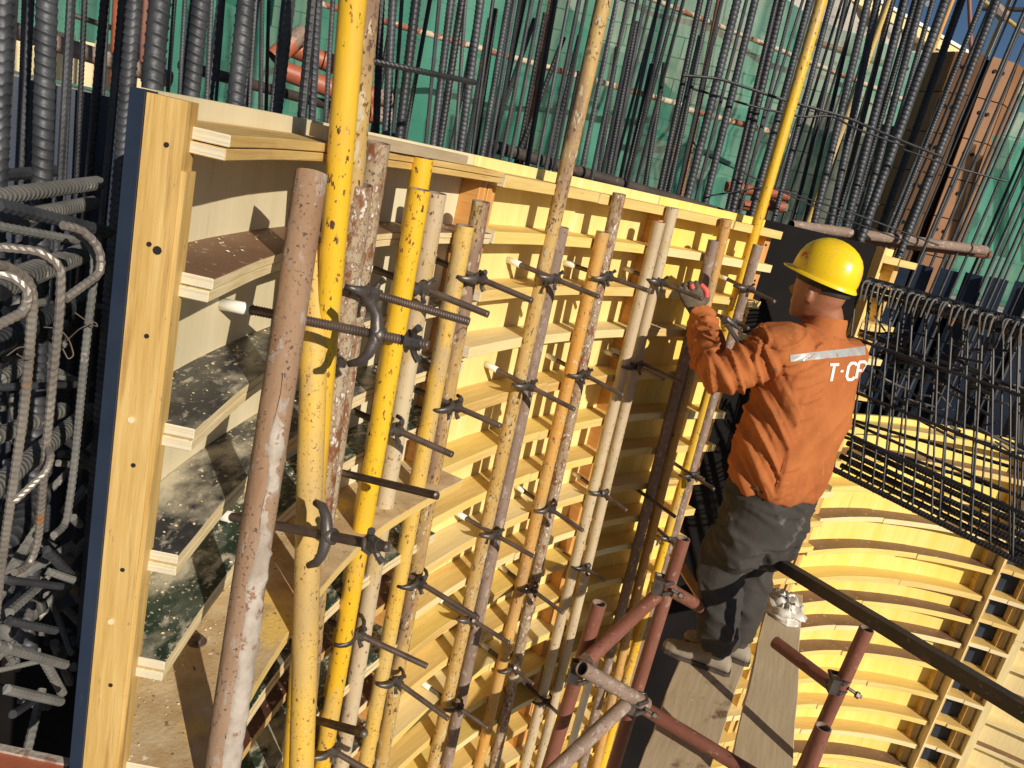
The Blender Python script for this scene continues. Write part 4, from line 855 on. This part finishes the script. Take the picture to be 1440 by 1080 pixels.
# couplers
def coupler(x, y, d, label):
    p = atd(x, y, d); root = empty('coupler', p, label, 'coupler', 'scaffold couplers')
    m = MB()
    for dz, dx in ((-.02, 0), (.02, 0)):
        m.tube([p+Vector((-.03, -.01, dz)), p+Vector((0, -.035, dz)), p+Vector((.03, -.01, dz)), p+Vector((.028, .025, dz)), p+Vector((-.028, .025, dz)), p+Vector((-.03, -.01, dz))], .008, n=6)
    put('band', m, 'cast_iron', root)
    m = MB(); m.box(p+Vector((-.035, -.035, -.028)), (.03, 0, 0), (0, .03, 0), (0, 0, .056)); put('body', m, 'cast_iron', root, bevel=.004)
    m = MB(); m.tube([p+Vector((.03, -.02, 0)), p+Vector((.075, -.035, -.012))], .006, n=6); m.tube([p+Vector((.055, -.03, -.008)), p+Vector((.066, -.033, -.011))], .012, n=6); put('bolt', m, 'thread_steel', root)
coupler(1178, 960, 2.74, 'black coupler joining the cross tube to the right standing tube'); coupler(815, 945, 2.28, 'pale rusty coupler at the open ended tube'); coupler(932, 822, 2.6, 'dark coupler on the dark red standing tube'); coupler(895, 988, 2.42, 'coupler where the diagonal tube meets the lying one')
def plank(corners, th, mat, label):
    m = MB(); c = [onz(x, y, PZ) for x, y in corners]; a, b = c[0], c[1]; ln = (c[3]-c[0]); N = 10; rows = []
    e0, e1 = c[3]-c[0], c[2]-c[1]; base = len(m.v)
    for i in range(N+1):
        t = i/N; p, q = a+e0*t, b+e1*t; w_ = .004*math.sin(i*1.7)
        rows.append([p+Vector((0, 0, -th)), q+Vector((0, 0, -th)), q+Vector((w_, 0, -.002)), p+Vector((w_, 0, -.002*(i % 2)))])
    L = e0.length; m.quadgrid(rows, True, lambda i, j: (L*i/N, j*.25), caps=True)
    return tag(put('plank', m, mat, bevel=.003), label, 'plank', 'planks of the walkway')
plank([(962, 908), (1050, 925), (955, 1215), (856, 1195)], .045, 'plank_grey', 'stained scaffold plank under the worker\'s shoes')
plank([(1083, 828), (1129, 836), (1108, 1230), (1000, 1200)], .045, 'plank_clean', 'cleaner scaffold plank right of the worker, with a white bag on it')
# dark square rail crossing the lower right
def rail(p, q, s, mat, label):
    d = (q-p); n1 = d.cross(Vector((0, 0, 1))).normalized()*s; n2 = n1.cross(d).normalized()*s; m = MB()
    m.box(p-n1/2-n2/2, d, n1, n2, grain=0); return tag(put('rail', m, mat, bevel=.003), label, 'rail')
p, q = atd(1092, 790, 3.15), atd(1445, 1003, 2.35); rail(p, q+(q-p)*.25, .042, 'dark_steel', 'dark square steel rail slanting across the yellow wall, lower right')
p = atd(1055, 560, 3.75); q = atd(990, 850, 3.6); 
for x0, y0, d0, x1, y1, d1, lb in [(948, 780, 3.2, 1010, 880, 3.45, 'orange brown timber prop behind the scaffold'), (1003, 770, 3.5, 968, 1050, 3.3, 'thin timber prop in the dark gap beside the worker')]:
    rail(atd(x0, y0, d0), atd(x1, y1, d1), .035, 'wood_orange', lb)
# white plastic bag crumpled on the plank
m = MB(); c = onz(1100, 858, PZ); rows = []
for i in range(15):
    th = math.pi*.5*i/14; row = []
    for j in range(28):
        a = 2*math.pi*j/28; k = 1+.30*noise.noise((math.cos(a)*2.2+5, math.sin(a)*2.2, i*.28))+.16*noise.noise((a*5, i*.8, 2)); rr_ = math.cos(th)*k
        row.append((c.x+.095*rr_*math.cos(a), c.y+.15*rr_*math.sin(a), PZ+.075*math.sin(th)*(1+.5*noise.noise((math.cos(a)*3, math.sin(a)*3, i*.5)))+.002))
    rows.append(row)
m.quadgrid(rows, True); tag(put('plastic_bag', m, 'plastic_white', smooth=True), 'crumpled white bag lying on the plank right of the worker', 'bag')

# ------------------------------------------------------------------ the worker
FACE = Vector((-.57, .82, 0)).normalized(); LEFT = Vector((-FACE.y, FACE.x, 0)); ZU = Vector((0, 0, 1))
FOOT = Vector((1.03, 2.93, PZ))
person = empty('person', FOOT, 'worker in orange jacket and yellow helmet standing on the plank, reaching to a clamp', 'person')
def ring(c, hw, hd, ax_, ay_, n=28, sq=2.4, front=1.0):
    out = []
    for j in range(n):
        a = 2*math.pi*j/n; ca, sa = math.cos(a), math.sin(a)
        x = abs(ca)**(2/sq)*(1 if ca > 0 else -1)*hw; y = abs(sa)**(2/sq)*(1 if sa > 0 else -1)*hd
        out.append(c+ax_*x+ay_*y)
    return out
def loft(mb, secs, n=28):
    """secs: (centre, half width, half depth, side axis, front axis)"""
    mb.quadgrid([ring(*s[:5], n=n) for s in secs], True, caps=True)
def limb(mb, pts, rs, n=18, sub=4):
    P = [Vector(p) for p in pts]; Q = []; R2 = []
    ext = [P[0]*2-P[1]]+P+[P[-1]*2-P[-2]]; er = [rs[0]]+list(rs)+[rs[-1]]
    for i in range(1, len(ext)-2):
        for k in range(sub):
            t = k/sub; p0, p1, p2, p3 = ext[i-1:i+3]
            Q.append(.5*((2*p1)+(p2-p0)*t+(2*p0-5*p1+4*p2-p3)*t*t+(3*p1-p0-3*p2+p3)*t**3)); R2.append(er[i]+(er[i+1]-er[i])*t)
    Q.append(P[-1]); R2.append(rs[-1]); mb.tube(Q, R2, n=n)
def fused(name, mb, voxel, mat, parent, smooth=6, disp=None, extra_mats=()):
    """voxel-remeshes the collected volumes into one continuous surface"""
    me = bpy.data.meshes.new('tmp'); me.from_pydata([tuple(v) for v in mb.v], [], mb.f); me.update()
    bm = bmesh.new(); bm.from_mesh(me); bmesh.ops.recalc_face_normals(bm, faces=bm.faces); bm.to_mesh(me); bm.free()
    o = bpy.data.objects.new('tmp', me); COL.objects.link(o)
    r = o.modifiers.new('r', 'REMESH'); r.mode = 'VOXEL'; r.voxel_size = voxel
    s = o.modifiers.new('s', 'SMOOTH'); s.factor = .5; s.iterations = smooth
    bpy.context.view_layer.update(); dg = bpy.context.evaluated_depsgraph_get()
    m2 = bpy.data.meshes.new_from_object(o.evaluated_get(dg)); bpy.data.objects.remove(o)
    if disp:
        nv = len(m2.vertices); no = np.zeros(nv*3); m2.vertex_normals.foreach_get('vector', no); no = no.reshape(-1, 3)
        for i, v in enumerate(m2.vertices):
            p = Vector(v.co); v.co = p+Vector(no[i])*disp(p)
    c = parent.location if parent else Vector((0, 0, 0))
    wverts = [Vector(v.co) for v in m2.vertices]; tree = BVHTree.FromPolygons(wverts, [tuple(p.vertices) for p in m2.polygons])
    m2.transform(Matrix.Translation(-c)); m2.name = name; m2.materials.clear(); m2.materials.append(MATS[mat])
    m2.polygons.foreach_set('use_smooth', np.ones(len(m2.polygons), bool))
    q = bpy.data.objects.new(name, m2); COL.objects.link(q); q.parent = parent
    return q, tree
hip = atd(1082, 700, 3.10); chest = atd(1133, 545, 3.10); neckb = atd(1160, 455, 3.12); headc = atd(1156, 405, 3.10)
shL = chest+LEFT*.185+ZU*.135; shR = chest-LEFT*.185+ZU*.135
shL = atd(1098, 487, shL.xy.length)
handp = W.hit(968, 402, .15)[1]; wrist = W.hit(981, 440, .20)[1]; elbow = atd(1012, 524, 2.90)
elbowR = shR-ZU*.26+FACE*.10-LEFT*.03; wristR = elbowR+FACE*.24+ZU*.02
ankL = atd(1013, 884, 3.08); ankL.z = PZ+.09; ankR = atd(1038, 880, 3.22); ankR.z = PZ+.09
# jacket
jm = MB(); spine = chest-hip
def tc(t): return hip+spine*t
UPV = spine.normalized(); SX = LEFT; SY = FACE
secs = [(tc(.09), .178, .135, SX, SY), (tc(.15), .190, .145, SX, SY), (tc(.35), .202, .150, SX, SY), (tc(.65), .212, .145, SX, SY), (tc(1.0), .212, .138, SX, SY), (tc(1.18), .215, .130, SX, SY), (tc(1.32), .185, .108, SX, SY), (neckb-ZU*.035, .105, .085, SX, SY), (neckb-ZU*.01, .072, .070, SX, SY)]
loft(jm, secs)
limb(jm, [tc(1.12)+LEFT*.10, shL, shL*.5+elbow*.5+Vector((0, 0, -.008)), elbow, elbow*.45+wrist*.55, wrist*.93+elbow*.07], [.10, .088, .078, .078, .062, .047])
limb(jm, [tc(1.12)-LEFT*.10, shR, shR*.5+elbowR*.5, elbowR, wristR], [.10, .085, .072, .066, .05])
def crease(v, k=3.0): return (1-min(1, abs(v)*k))**2          # narrow ridge where the noise crosses zero
def folds(p):
    q = p-chest; l, f, z = q.dot(LEFT), q.dot(FACE), q.z
    a = noise.noise((l*6, f*6, z*3+4))*.012+noise.noise((p.x*17, p.y*17, p.z*10))*.004
    de = p-shL; ax2 = (elbow-shL); t = de.dot(ax2)/ax2.length_squared; ft = (p-elbow).dot(wrist-elbow)/(wrist-elbow).length_squared
    if l > .14 and t > .1:
        # gathers across the bent sleeve, tightest inside the elbow
        s_ = t*.30 if ft < .1 else .30+ft*.26
        w1 = noise.noise((s_*17, math.atan2(z-shL.z+chest.z, l-.3)*.9, 3))
        a += .019*crease(w1, 2.6)-.004+.006*noise.noise((s_*60, p.z*9, 1))
    else:
        bk = max(0, min(1, (-f+.08)*8))
        u_ = l*.85+z*.52; v_ = -l*.52+z*.85
        w2 = noise.noise((u_*7.5, v_*2.2, 7)); w3 = noise.noise((l*9, z*2.2, 21))
        low = max(0, min(1, (.06-z)*7))
        a += (.012*crease(w2, 2.2)+.007*crease(w3, 2.5))*(.2+.8*low)-.004
        if l > .08: a += .012*crease(noise.noise((l*9+z*16, f*9, 2)), 3)*(1-.4*low)
        if z < -.26: a += .004*noise.noise((l*40, f*40, z*6))
    return a
jacket, jt = fused('jacket', jm, .0065, 'jacket_orange', person, smooth=3, disp=folds)
# collar
m = MB(); rows = []
for k, (z, r1) in enumerate(((-.045, .085), (-.02, .078), (.012, .074), (.022, .070), (.012, .066), (-.02, .064))):
    rows.append([neckb+ZU*z+SX*math.cos(2*math.pi*j/28)*r1*1.02+SY*math.sin(2*math.pi*j/28)*r1*1.0-ZU*.012*math.sin(2*math.pi*j/28) for j in range(28)])
m.quadgrid(rows, True); put('collar', m, 'jacket_orange', person, smooth=True)
# things printed or sewn on the jacket's back: projected onto the cloth
def project(p2, q2, lift=.0015):
    """point on the back: p2 = across (towards the left hand), q2 = height over the chest line"""
    o = chest-FACE*.6+LEFT*p2+UPV*q2; h = jt.ray_cast(o, FACE)
    return (h[0]-FACE*lift) if h[0] is not None else None
def patch(name, outline_rows, mat):
    rows = []
    for r in outline_rows:
        rr_ = [project(*p) for p in r]
        if any(p is None for p in rr_): continue
        rows.append(rr_)
    if len(rows) > 1:
        m = MB(); m.quadgrid(rows); put(name, m, mat, person, smooth=True)
def backq(x, y):
    """where a photo point falls on the jacket"""
    h = jt.ray_cast(Vector((0, 0, 0)), ray(x, y).normalized()); return h[0]
def plane_uv(p): q = p-chest; return q.dot(LEFT), q.dot(UPV)
def px_strip(name, top, bot, mat, n=40, k=5):
    rows = []
    for i in range(k+1):
        row = []
        for j in range(n+1):
            t = j/n; f = i/k
            x = top[0][0]+(top[1][0]-top[0][0])*t; y = (top[0][1]+(top[1][1]-top[0][1])*t)*(1-f)+(bot[0][1]+(bot[1][1]-bot[0][1])*t)*f
            h = jt.ray_cast(Vector((0, 0, 0)), ray(x, y).normalized())
            if h[0] is None: continue
            row.append(h[0]+h[1]*.0018)
        rows.append(row)
    L = min(len(r) for r in rows); rows = [r[:L] for r in rows]
    if L > 2:
        m = MB(); m.quadgrid(rows); put(name, m, mat, person, smooth=True)
px_strip('reflective_stripe', ((1111, 499), (1228, 486)), ((1111, 509), (1228, 498)), 'stripe')
# lettering from strokes, following the cloth
STR = {'T': [[(0, 1), (.8, 1)], [(.4, 1), (.4, 0)]], '.': [[(.3, .45), (.3, .58)]], 'C': [[(.8, .85), (.6, 1), (.2, 1), (0, .8), (0, .2), (.2, 0), (.6, 0), (.8, .15)]], 'P': [[(0, 0), (0, 1)], [(0, 1), (.55, 1), (.8, .85), (.8, .62), (.55, .48), (0, .48)]]}
def letter(ch, x, y, wd, h, sw):
    m = MB()
    for st in STR[ch]:
        pts = []
        for (a, b), (c, d) in zip(st, st[1:]):
            for k in range(5): pts.append((a+(c-a)*k/4, b+(d-b)*k/4))
        L, Rr = [], []
        for i, (a, b) in enumerate(pts):
            a2, b2 = pts[min(i+1, len(pts)-1)]; a1, b1 = pts[max(i-1, 0)]; dx, dy = (a2-a1)*wd, (b2-b1)*h; l = math.hypot(dx, dy) or 1
            nx, ny = -dy/l*sw/2, dx/l*sw/2; X = x+a*wd+b*h*.20; Y = y-b*h-a*wd*.04
            for sgn, lst in ((1, L), (-1, Rr)):
                hh = jt.ray_cast(Vector((0, 0, 0)), ray(X+sgn*nx, Y-sgn*ny).normalized()); lst.append(hh[0]+hh[1]*.0022 if hh[0] is not None else None)
        ok = [i for i in range(len(L)) if L[i] is not None and Rr[i] is not None]
        if len(ok) == len(L): m.quadgrid([L, Rr])
        elif len(ok) > 1: m.quadgrid([[L[i] for i in ok], [Rr[i] for i in ok]])
    if m.v: put('letter', m, 'lettering', person)
for ch, x, y, wd in (('T', 1162, 536, 16), ('.', 1178, 534, 10), ('C', 1189, 534, 14), ('P', 1203, 532, 14), ('C', 1215, 530, 13)): letter(ch, x, y, wd, 23, 3.8)
# trousers
tm = MB()
waist = hip+ZU*.06
loft(tm, [(waist+ZU*.16, .160, .12, SX, SY), (waist+ZU*.06, .168, .127, SX, SY), (waist, .175, .132, SX, SY), (hip-ZU*.06, .185, .142, SX, SY), (hip-ZU*.15, .170, .135, SX, SY)])
hL, hR = hip+LEFT*.085-ZU*.10, hip-LEFT*.085-ZU*.10
kL = hL*.52+ankL*.48+FACE*.05+Vector((-.01, 0, 0)); kR = hR*.52+ankR*.48+FACE*.03
limb(tm, [hL+ZU*.05, hL-ZU*.10, kL+ZU*.12, kL, kL*.5+ankL*.5-FACE*.015, ankL+ZU*.03, ankL+ZU*.0], [.098, .104, .094, .088, .082, .076, .072], n=20)
limb(tm, [hR+ZU*.05, hR-ZU*.10, kR+ZU*.12, kR, kR*.5+ankR*.5-FACE*.015, ankR+ZU*.03, ankR+ZU*.0], [.098, .104, .094, .088, .082, .076, .072], n=20)
def tfold(p):
    q = p-hip; l = q.dot(LEFT)
    a = .010*noise.noise((q.x*5, q.y*5, q.z*3))+.014*crease(noise.noise((q.x*7+q.z*5, q.y*7, q.z*6+3)), 3)-.004
    a += .014*crease(noise.noise((l*5, q.dot(FACE)*5, q.z*15)), 3)*(1 if q.z < -.72 or q.z > -.25 else .35)
    return a
fused('trousers', tm, .008, 'trouser_grey', person, smooth=2, disp=tfold)
# shoes
FD = Vector((-.96, .28, 0)).normalized(); FS = Vector((-FD.y, FD.x, 0))
def shoe(a):
    m = MB(); c = Vector((a.x, a.y, PZ)); rows = []
    for t, hw, hh in ((-.085, .030, .050), (-.07, .038, .075), (-.03, .040, .095), (.02, .040, .090), (.06, .043, .068), (.11, .048, .052), (.155, .045, .046), (.185, .032, .036), (.197, .012, .02)):
        rows.append([c+FD*t+FS*hw*math.cos(2*math.pi*j/16)+ZU*max(.0, hh*(.5+.5*math.sin(2*math.pi*j/16))) for j in range(16)])
    m.quadgrid(rows, True, caps=True); o, _ = fused('shoe', m, .006, 'shoe', person, smooth=2, disp=lambda p: .002*noise.noise(p*30))
    m = MB(); o2 = [[c+FD*t+FS*hw*s+ZU*z for s, z in ((-1, 0), (1, 0), (1, .016), (-1, .016))] for t, hw in ((-.09, .03), (-.07, .042), (.05, .044), (.12, .051), (.18, .040), (.20, .015))]
    m.quadgrid(o2, True, caps=True); put('sole', m, 'dark_steel', person)
    m = MB(); m.tube([c+ZU*.07-FD*.02, c+ZU*.16-FD*.02], [.042, .046], n=14); put('sock', m, 'trouser_grey', person)
shoe(ankL); shoe(ankR)
# body: one continuous surface from head to hands and feet, seen at head and neck
bmh = MB(); HU = (headc-neckb).normalized(); HF = (FACE*.97+LEFT*.16).normalized(); HL = ZU.cross(HF).normalized()
def hp_(f, l, u): return headc+HF*f+HL*l+ZU*u
hs = []
for u, hw, hd, cf_ in ((-.125, .030, .030, .055), (-.105, .048, .060, .030), (-.075, .060, .080, .012), (-.04, .068, .092, .004), (0, .074, .098, 0), (.04, .076, .100, -.002), (.08, .070, .090, -.004), (.11, .048, .062, -.004), (.125, .018, .024, -.004)):
    hs.append((hp_(cf_, 0, u), hw, hd, HL, HF))
bmh.quadgrid([ring(*s, n=28, sq=2.1) for s in hs], True, caps=True)
limb(bmh, [hp_(-.015, 0, -.06), neckb+ZU*.02, neckb-ZU*.06], [.056, .058, .070])
bmh.tube([hp_(.088, 0, -.005), hp_(.112, 0, -.035), hp_(.100, 0, -.042)], [.010, .016, .012], n=10)   # nose
for s in (-1, 1):
    bmh.quadgrid([ring(hp_(.002+.0*s, s*(.070+.004*k), -.030), .016-.002*k, .030-.003*k, HF, ZU, n=14) for k in range(4)], True, caps=True)  # ears
    bmh.tube([hp_(.080, s*.030, -.005), hp_(.088, s*.030, -.006)], .013, n=10)
bmh.tube([hp_(.086, -.022, -.070), hp_(.094, 0, -.070), hp_(.086, .022, -.070)], .008, n=8)
limb(bmh, [neckb-ZU*.05, chest, tc(.5), hip], [.075, .115, .11, .12])
limb(bmh, [chest+LEFT*.05+ZU*.08, shL, elbow, wrist, wrist*.8+handp*.2], [.07, .05, .042, .028, .028]); limb(bmh, [chest-LEFT*.05+ZU*.08, shR, elbowR, wristR], [.07, .05, .042, .028])
limb(bmh, [hip, hL, kL, ankL, ankL-ZU*.05], [.09, .075, .055, .036, .036]); limb(bmh, [hip, hR, kR, ankR, ankR-ZU*.05], [.09, .075, .055, .036, .036])
fused('body', bmh, .0062, 'skin', person, smooth=3)
# hair: a close cropped cap under the helmet
m = MB(); rows = []
for k in range(9):
    u = -.012+k*.013; hw, hd = .073+.003*math.sin(k), .099
    rows.append([hp_(-.006+math.sin(a)*-hd*1.02 if 0 else -.004+math.cos(a)*-hd*1.03, math.sin(a)*hw*1.045, u+(.016 if abs(a) > 1.2 else 0)) for a in [(-1.75+3.5*j/24) for j in range(25)]])
m.quadgrid(rows); put('hair', m, 'hair', person, smooth=True)
# helmet
hb_ = atd(1158, 391, 3.10); HT = (HF*.10+ZU).normalized(); HT = (ZU-HL*.03-HF*.15).normalized(); HFW = (HF-HT*HF.dot(HT)).normalized(); HLW = HT.cross(HFW)
def hq(f, l, u): return hb_+HFW*f*.86+HLW*l*.86+HT*u*.98
m = MB(); rows = []; n = 48
prof = [(0.0, 1.0), (.012, .995), (.02, 1.0), (.04, .985), (.062, .95), (.085, .88), (.105, .77), (.122, .60), (.132, .42), (.138, .22), (.1395, .04)]
for u, k in prof:
    row = []
    for j in range(n):
        a = 2*math.pi*j/n; l = math.sin(a)*.118*k; f = math.cos(a)*.143*k
        rg = .006*math.exp(-((l/.016)**2))*min(1, u*16)+.0035*math.exp(-(((abs(l)-.040)/.010)**2))*min(1, u*16)
        row.append(hq(f, l, u+rg))
    rows.append(row)
rows.append([hq(0, 0, .146)]*n)
m.quadgrid(rows, True)
helmet = put('helmet', m, 'helmet_yellow', person, smooth=True)
m = MB(); br = []
for j in range(n+1):
    a = 2*math.pi*j/n; l = math.sin(a); f = math.cos(a); ex = .010+.030*max(0, f)**2
    br.append([hq(f*.141, l*.116, .006), hq(f*(.143+ex), l*(.118+ex*.7), -.006), hq(f*(.143+ex), l*(.118+ex*.7), -.010), hq(f*.139, l*.114, -.002)])
m.quadgrid(br); put('brim', m, 'helmet_yellow', helmet, smooth=True)
m = MB()
for (a0, a1, u0) in ((.0, 6.28, -.022),):
    m.quadgrid([[hq(math.cos(a)*.108, math.sin(a)*.086, z) for z in (-.034, -.008)] for a in [6.2832*k/32 for k in range(33)]])
put('headband', m, 'helmet_strap', helmet)
# small red emblem on the helmet's left front
m = MB()
for (a_, u_0, w_, h_) in ((1.05, .060, .016, .006), (.92, .052, .010, .010), (1.15, .050, .012, .005)):
    k = .965; m.quadgrid([[hq(math.cos(a_+da)*.1445*k, math.sin(a_+da)*.1195*k, u_0+du) for da in (-w_*4, 0, w_*4)] for du in (-h_, h_)])
put('emblem', m, 'glove_red', helmet)
# glove: palm, four fingers and a thumb closed round the rod, knitted cuff
fa = (handp-wrist).normalized(); gn = (ray(972, 410).normalized()*-1); gs = fa.cross(gn).normalized()   # gs: across the knuckles
gn = gs.cross(fa).normalized(); palm = wrist+fa*.055
gm = MB()
gm.quadgrid([ring(wrist+fa*t, hw, hd, gs, gn, n=18) for t, hw, hd in ((-.01, .030, .022), (.02, .034, .022), (.05, .043, .020), (.08, .045, .018), (.092, .040, .014))], True, caps=True)
for i, (s, L) in enumerate(((-.034, .062), (-.012, .070), (.011, .066), (.032, .054))):
    k0 = wrist+fa*.085+gs*s; k1 = k0+fa*L*.42-gn*L*.10; k2 = k1-gn*L*.42+fa*L*.10; k3 = k2-gn*L*.12-fa*L*.34
    limb(gm, [k0-fa*.02, k0, k1, k2, k3], [.0115, .0112, .0108, .0100, .0088], n=10, sub=3)
tb = wrist+fa*.028+gs*.036; limb(gm, [tb-gs*.015, tb+gs*.014+fa*.012-gn*.004, tb+gs*.020+fa*.044-gn*.006, tb+gs*.008+fa*.074-gn*.010], [.016, .0145, .0125, .0105], n=10, sub=3)
glove, gt = fused('glove', gm, .0035, 'glove_grey', person, smooth=2, disp=lambda p: .0009*noise.noise(p*120))
m = MB(); limb(m, [tb+gs*.0165+fa*.022-gn*.0048+gn*.0035, tb+gs*.0225+fa*.046-gn*.0035+gn*.003, tb+gs*.010+fa*.074-gn*.008+gn*.003], [.0125, .0118, .0105], n=12)
limb(m, [wrist+fa*.100+gs*.012+gn*.006, wrist+fa*.118+gs*.012+gn*.004], [.011, .0105], n=10); put('rubber_coating', m, 'glove_red', person, smooth=True)
m = MB(); rows = []
for i in range(22):
    t = i/21; rows.append(ring(wrist-fa*.045+fa*.055*t, .034+.0012*(i % 2)-.004*t, .028+.0012*(i % 2)-.003*t, gs, gn, n=26))
m.quadgrid(rows, True); put('glove_cuff', m, 'glove_grey', person, smooth=True)
m = MB(); m.quadgrid([ring(wrist-fa*(.040-.010*t), .0365, .0305, gs, gn, n=26) for t in (0, 1)], True); put('cuff_band', m, 'glove_red', person)
# hammer hooked at his left side, its head showing above the sleeve
p = atd(1017, 455, 2.95); q = atd(1042, 478, 2.9); h = empty('hammer', p, 'claw hammer head showing above the worker\'s sleeve', 'hammer')
m = MB(); m.tube([atd(1022, 456, 2.93), atd(1045, 490, 2.90)], .009, n=8); put('handle', m, 'cast_iron', h)
m = MB(); m.tube([atd(1016, 452, 2.94), atd(1024, 449, 2.93), atd(1031, 455, 2.93), atd(1043, 466, 2.92)], [.013, .012, .010, .004], n=8); put('head', m, 'cast_iron', h)
print('objects', len(bpy.data.objects))
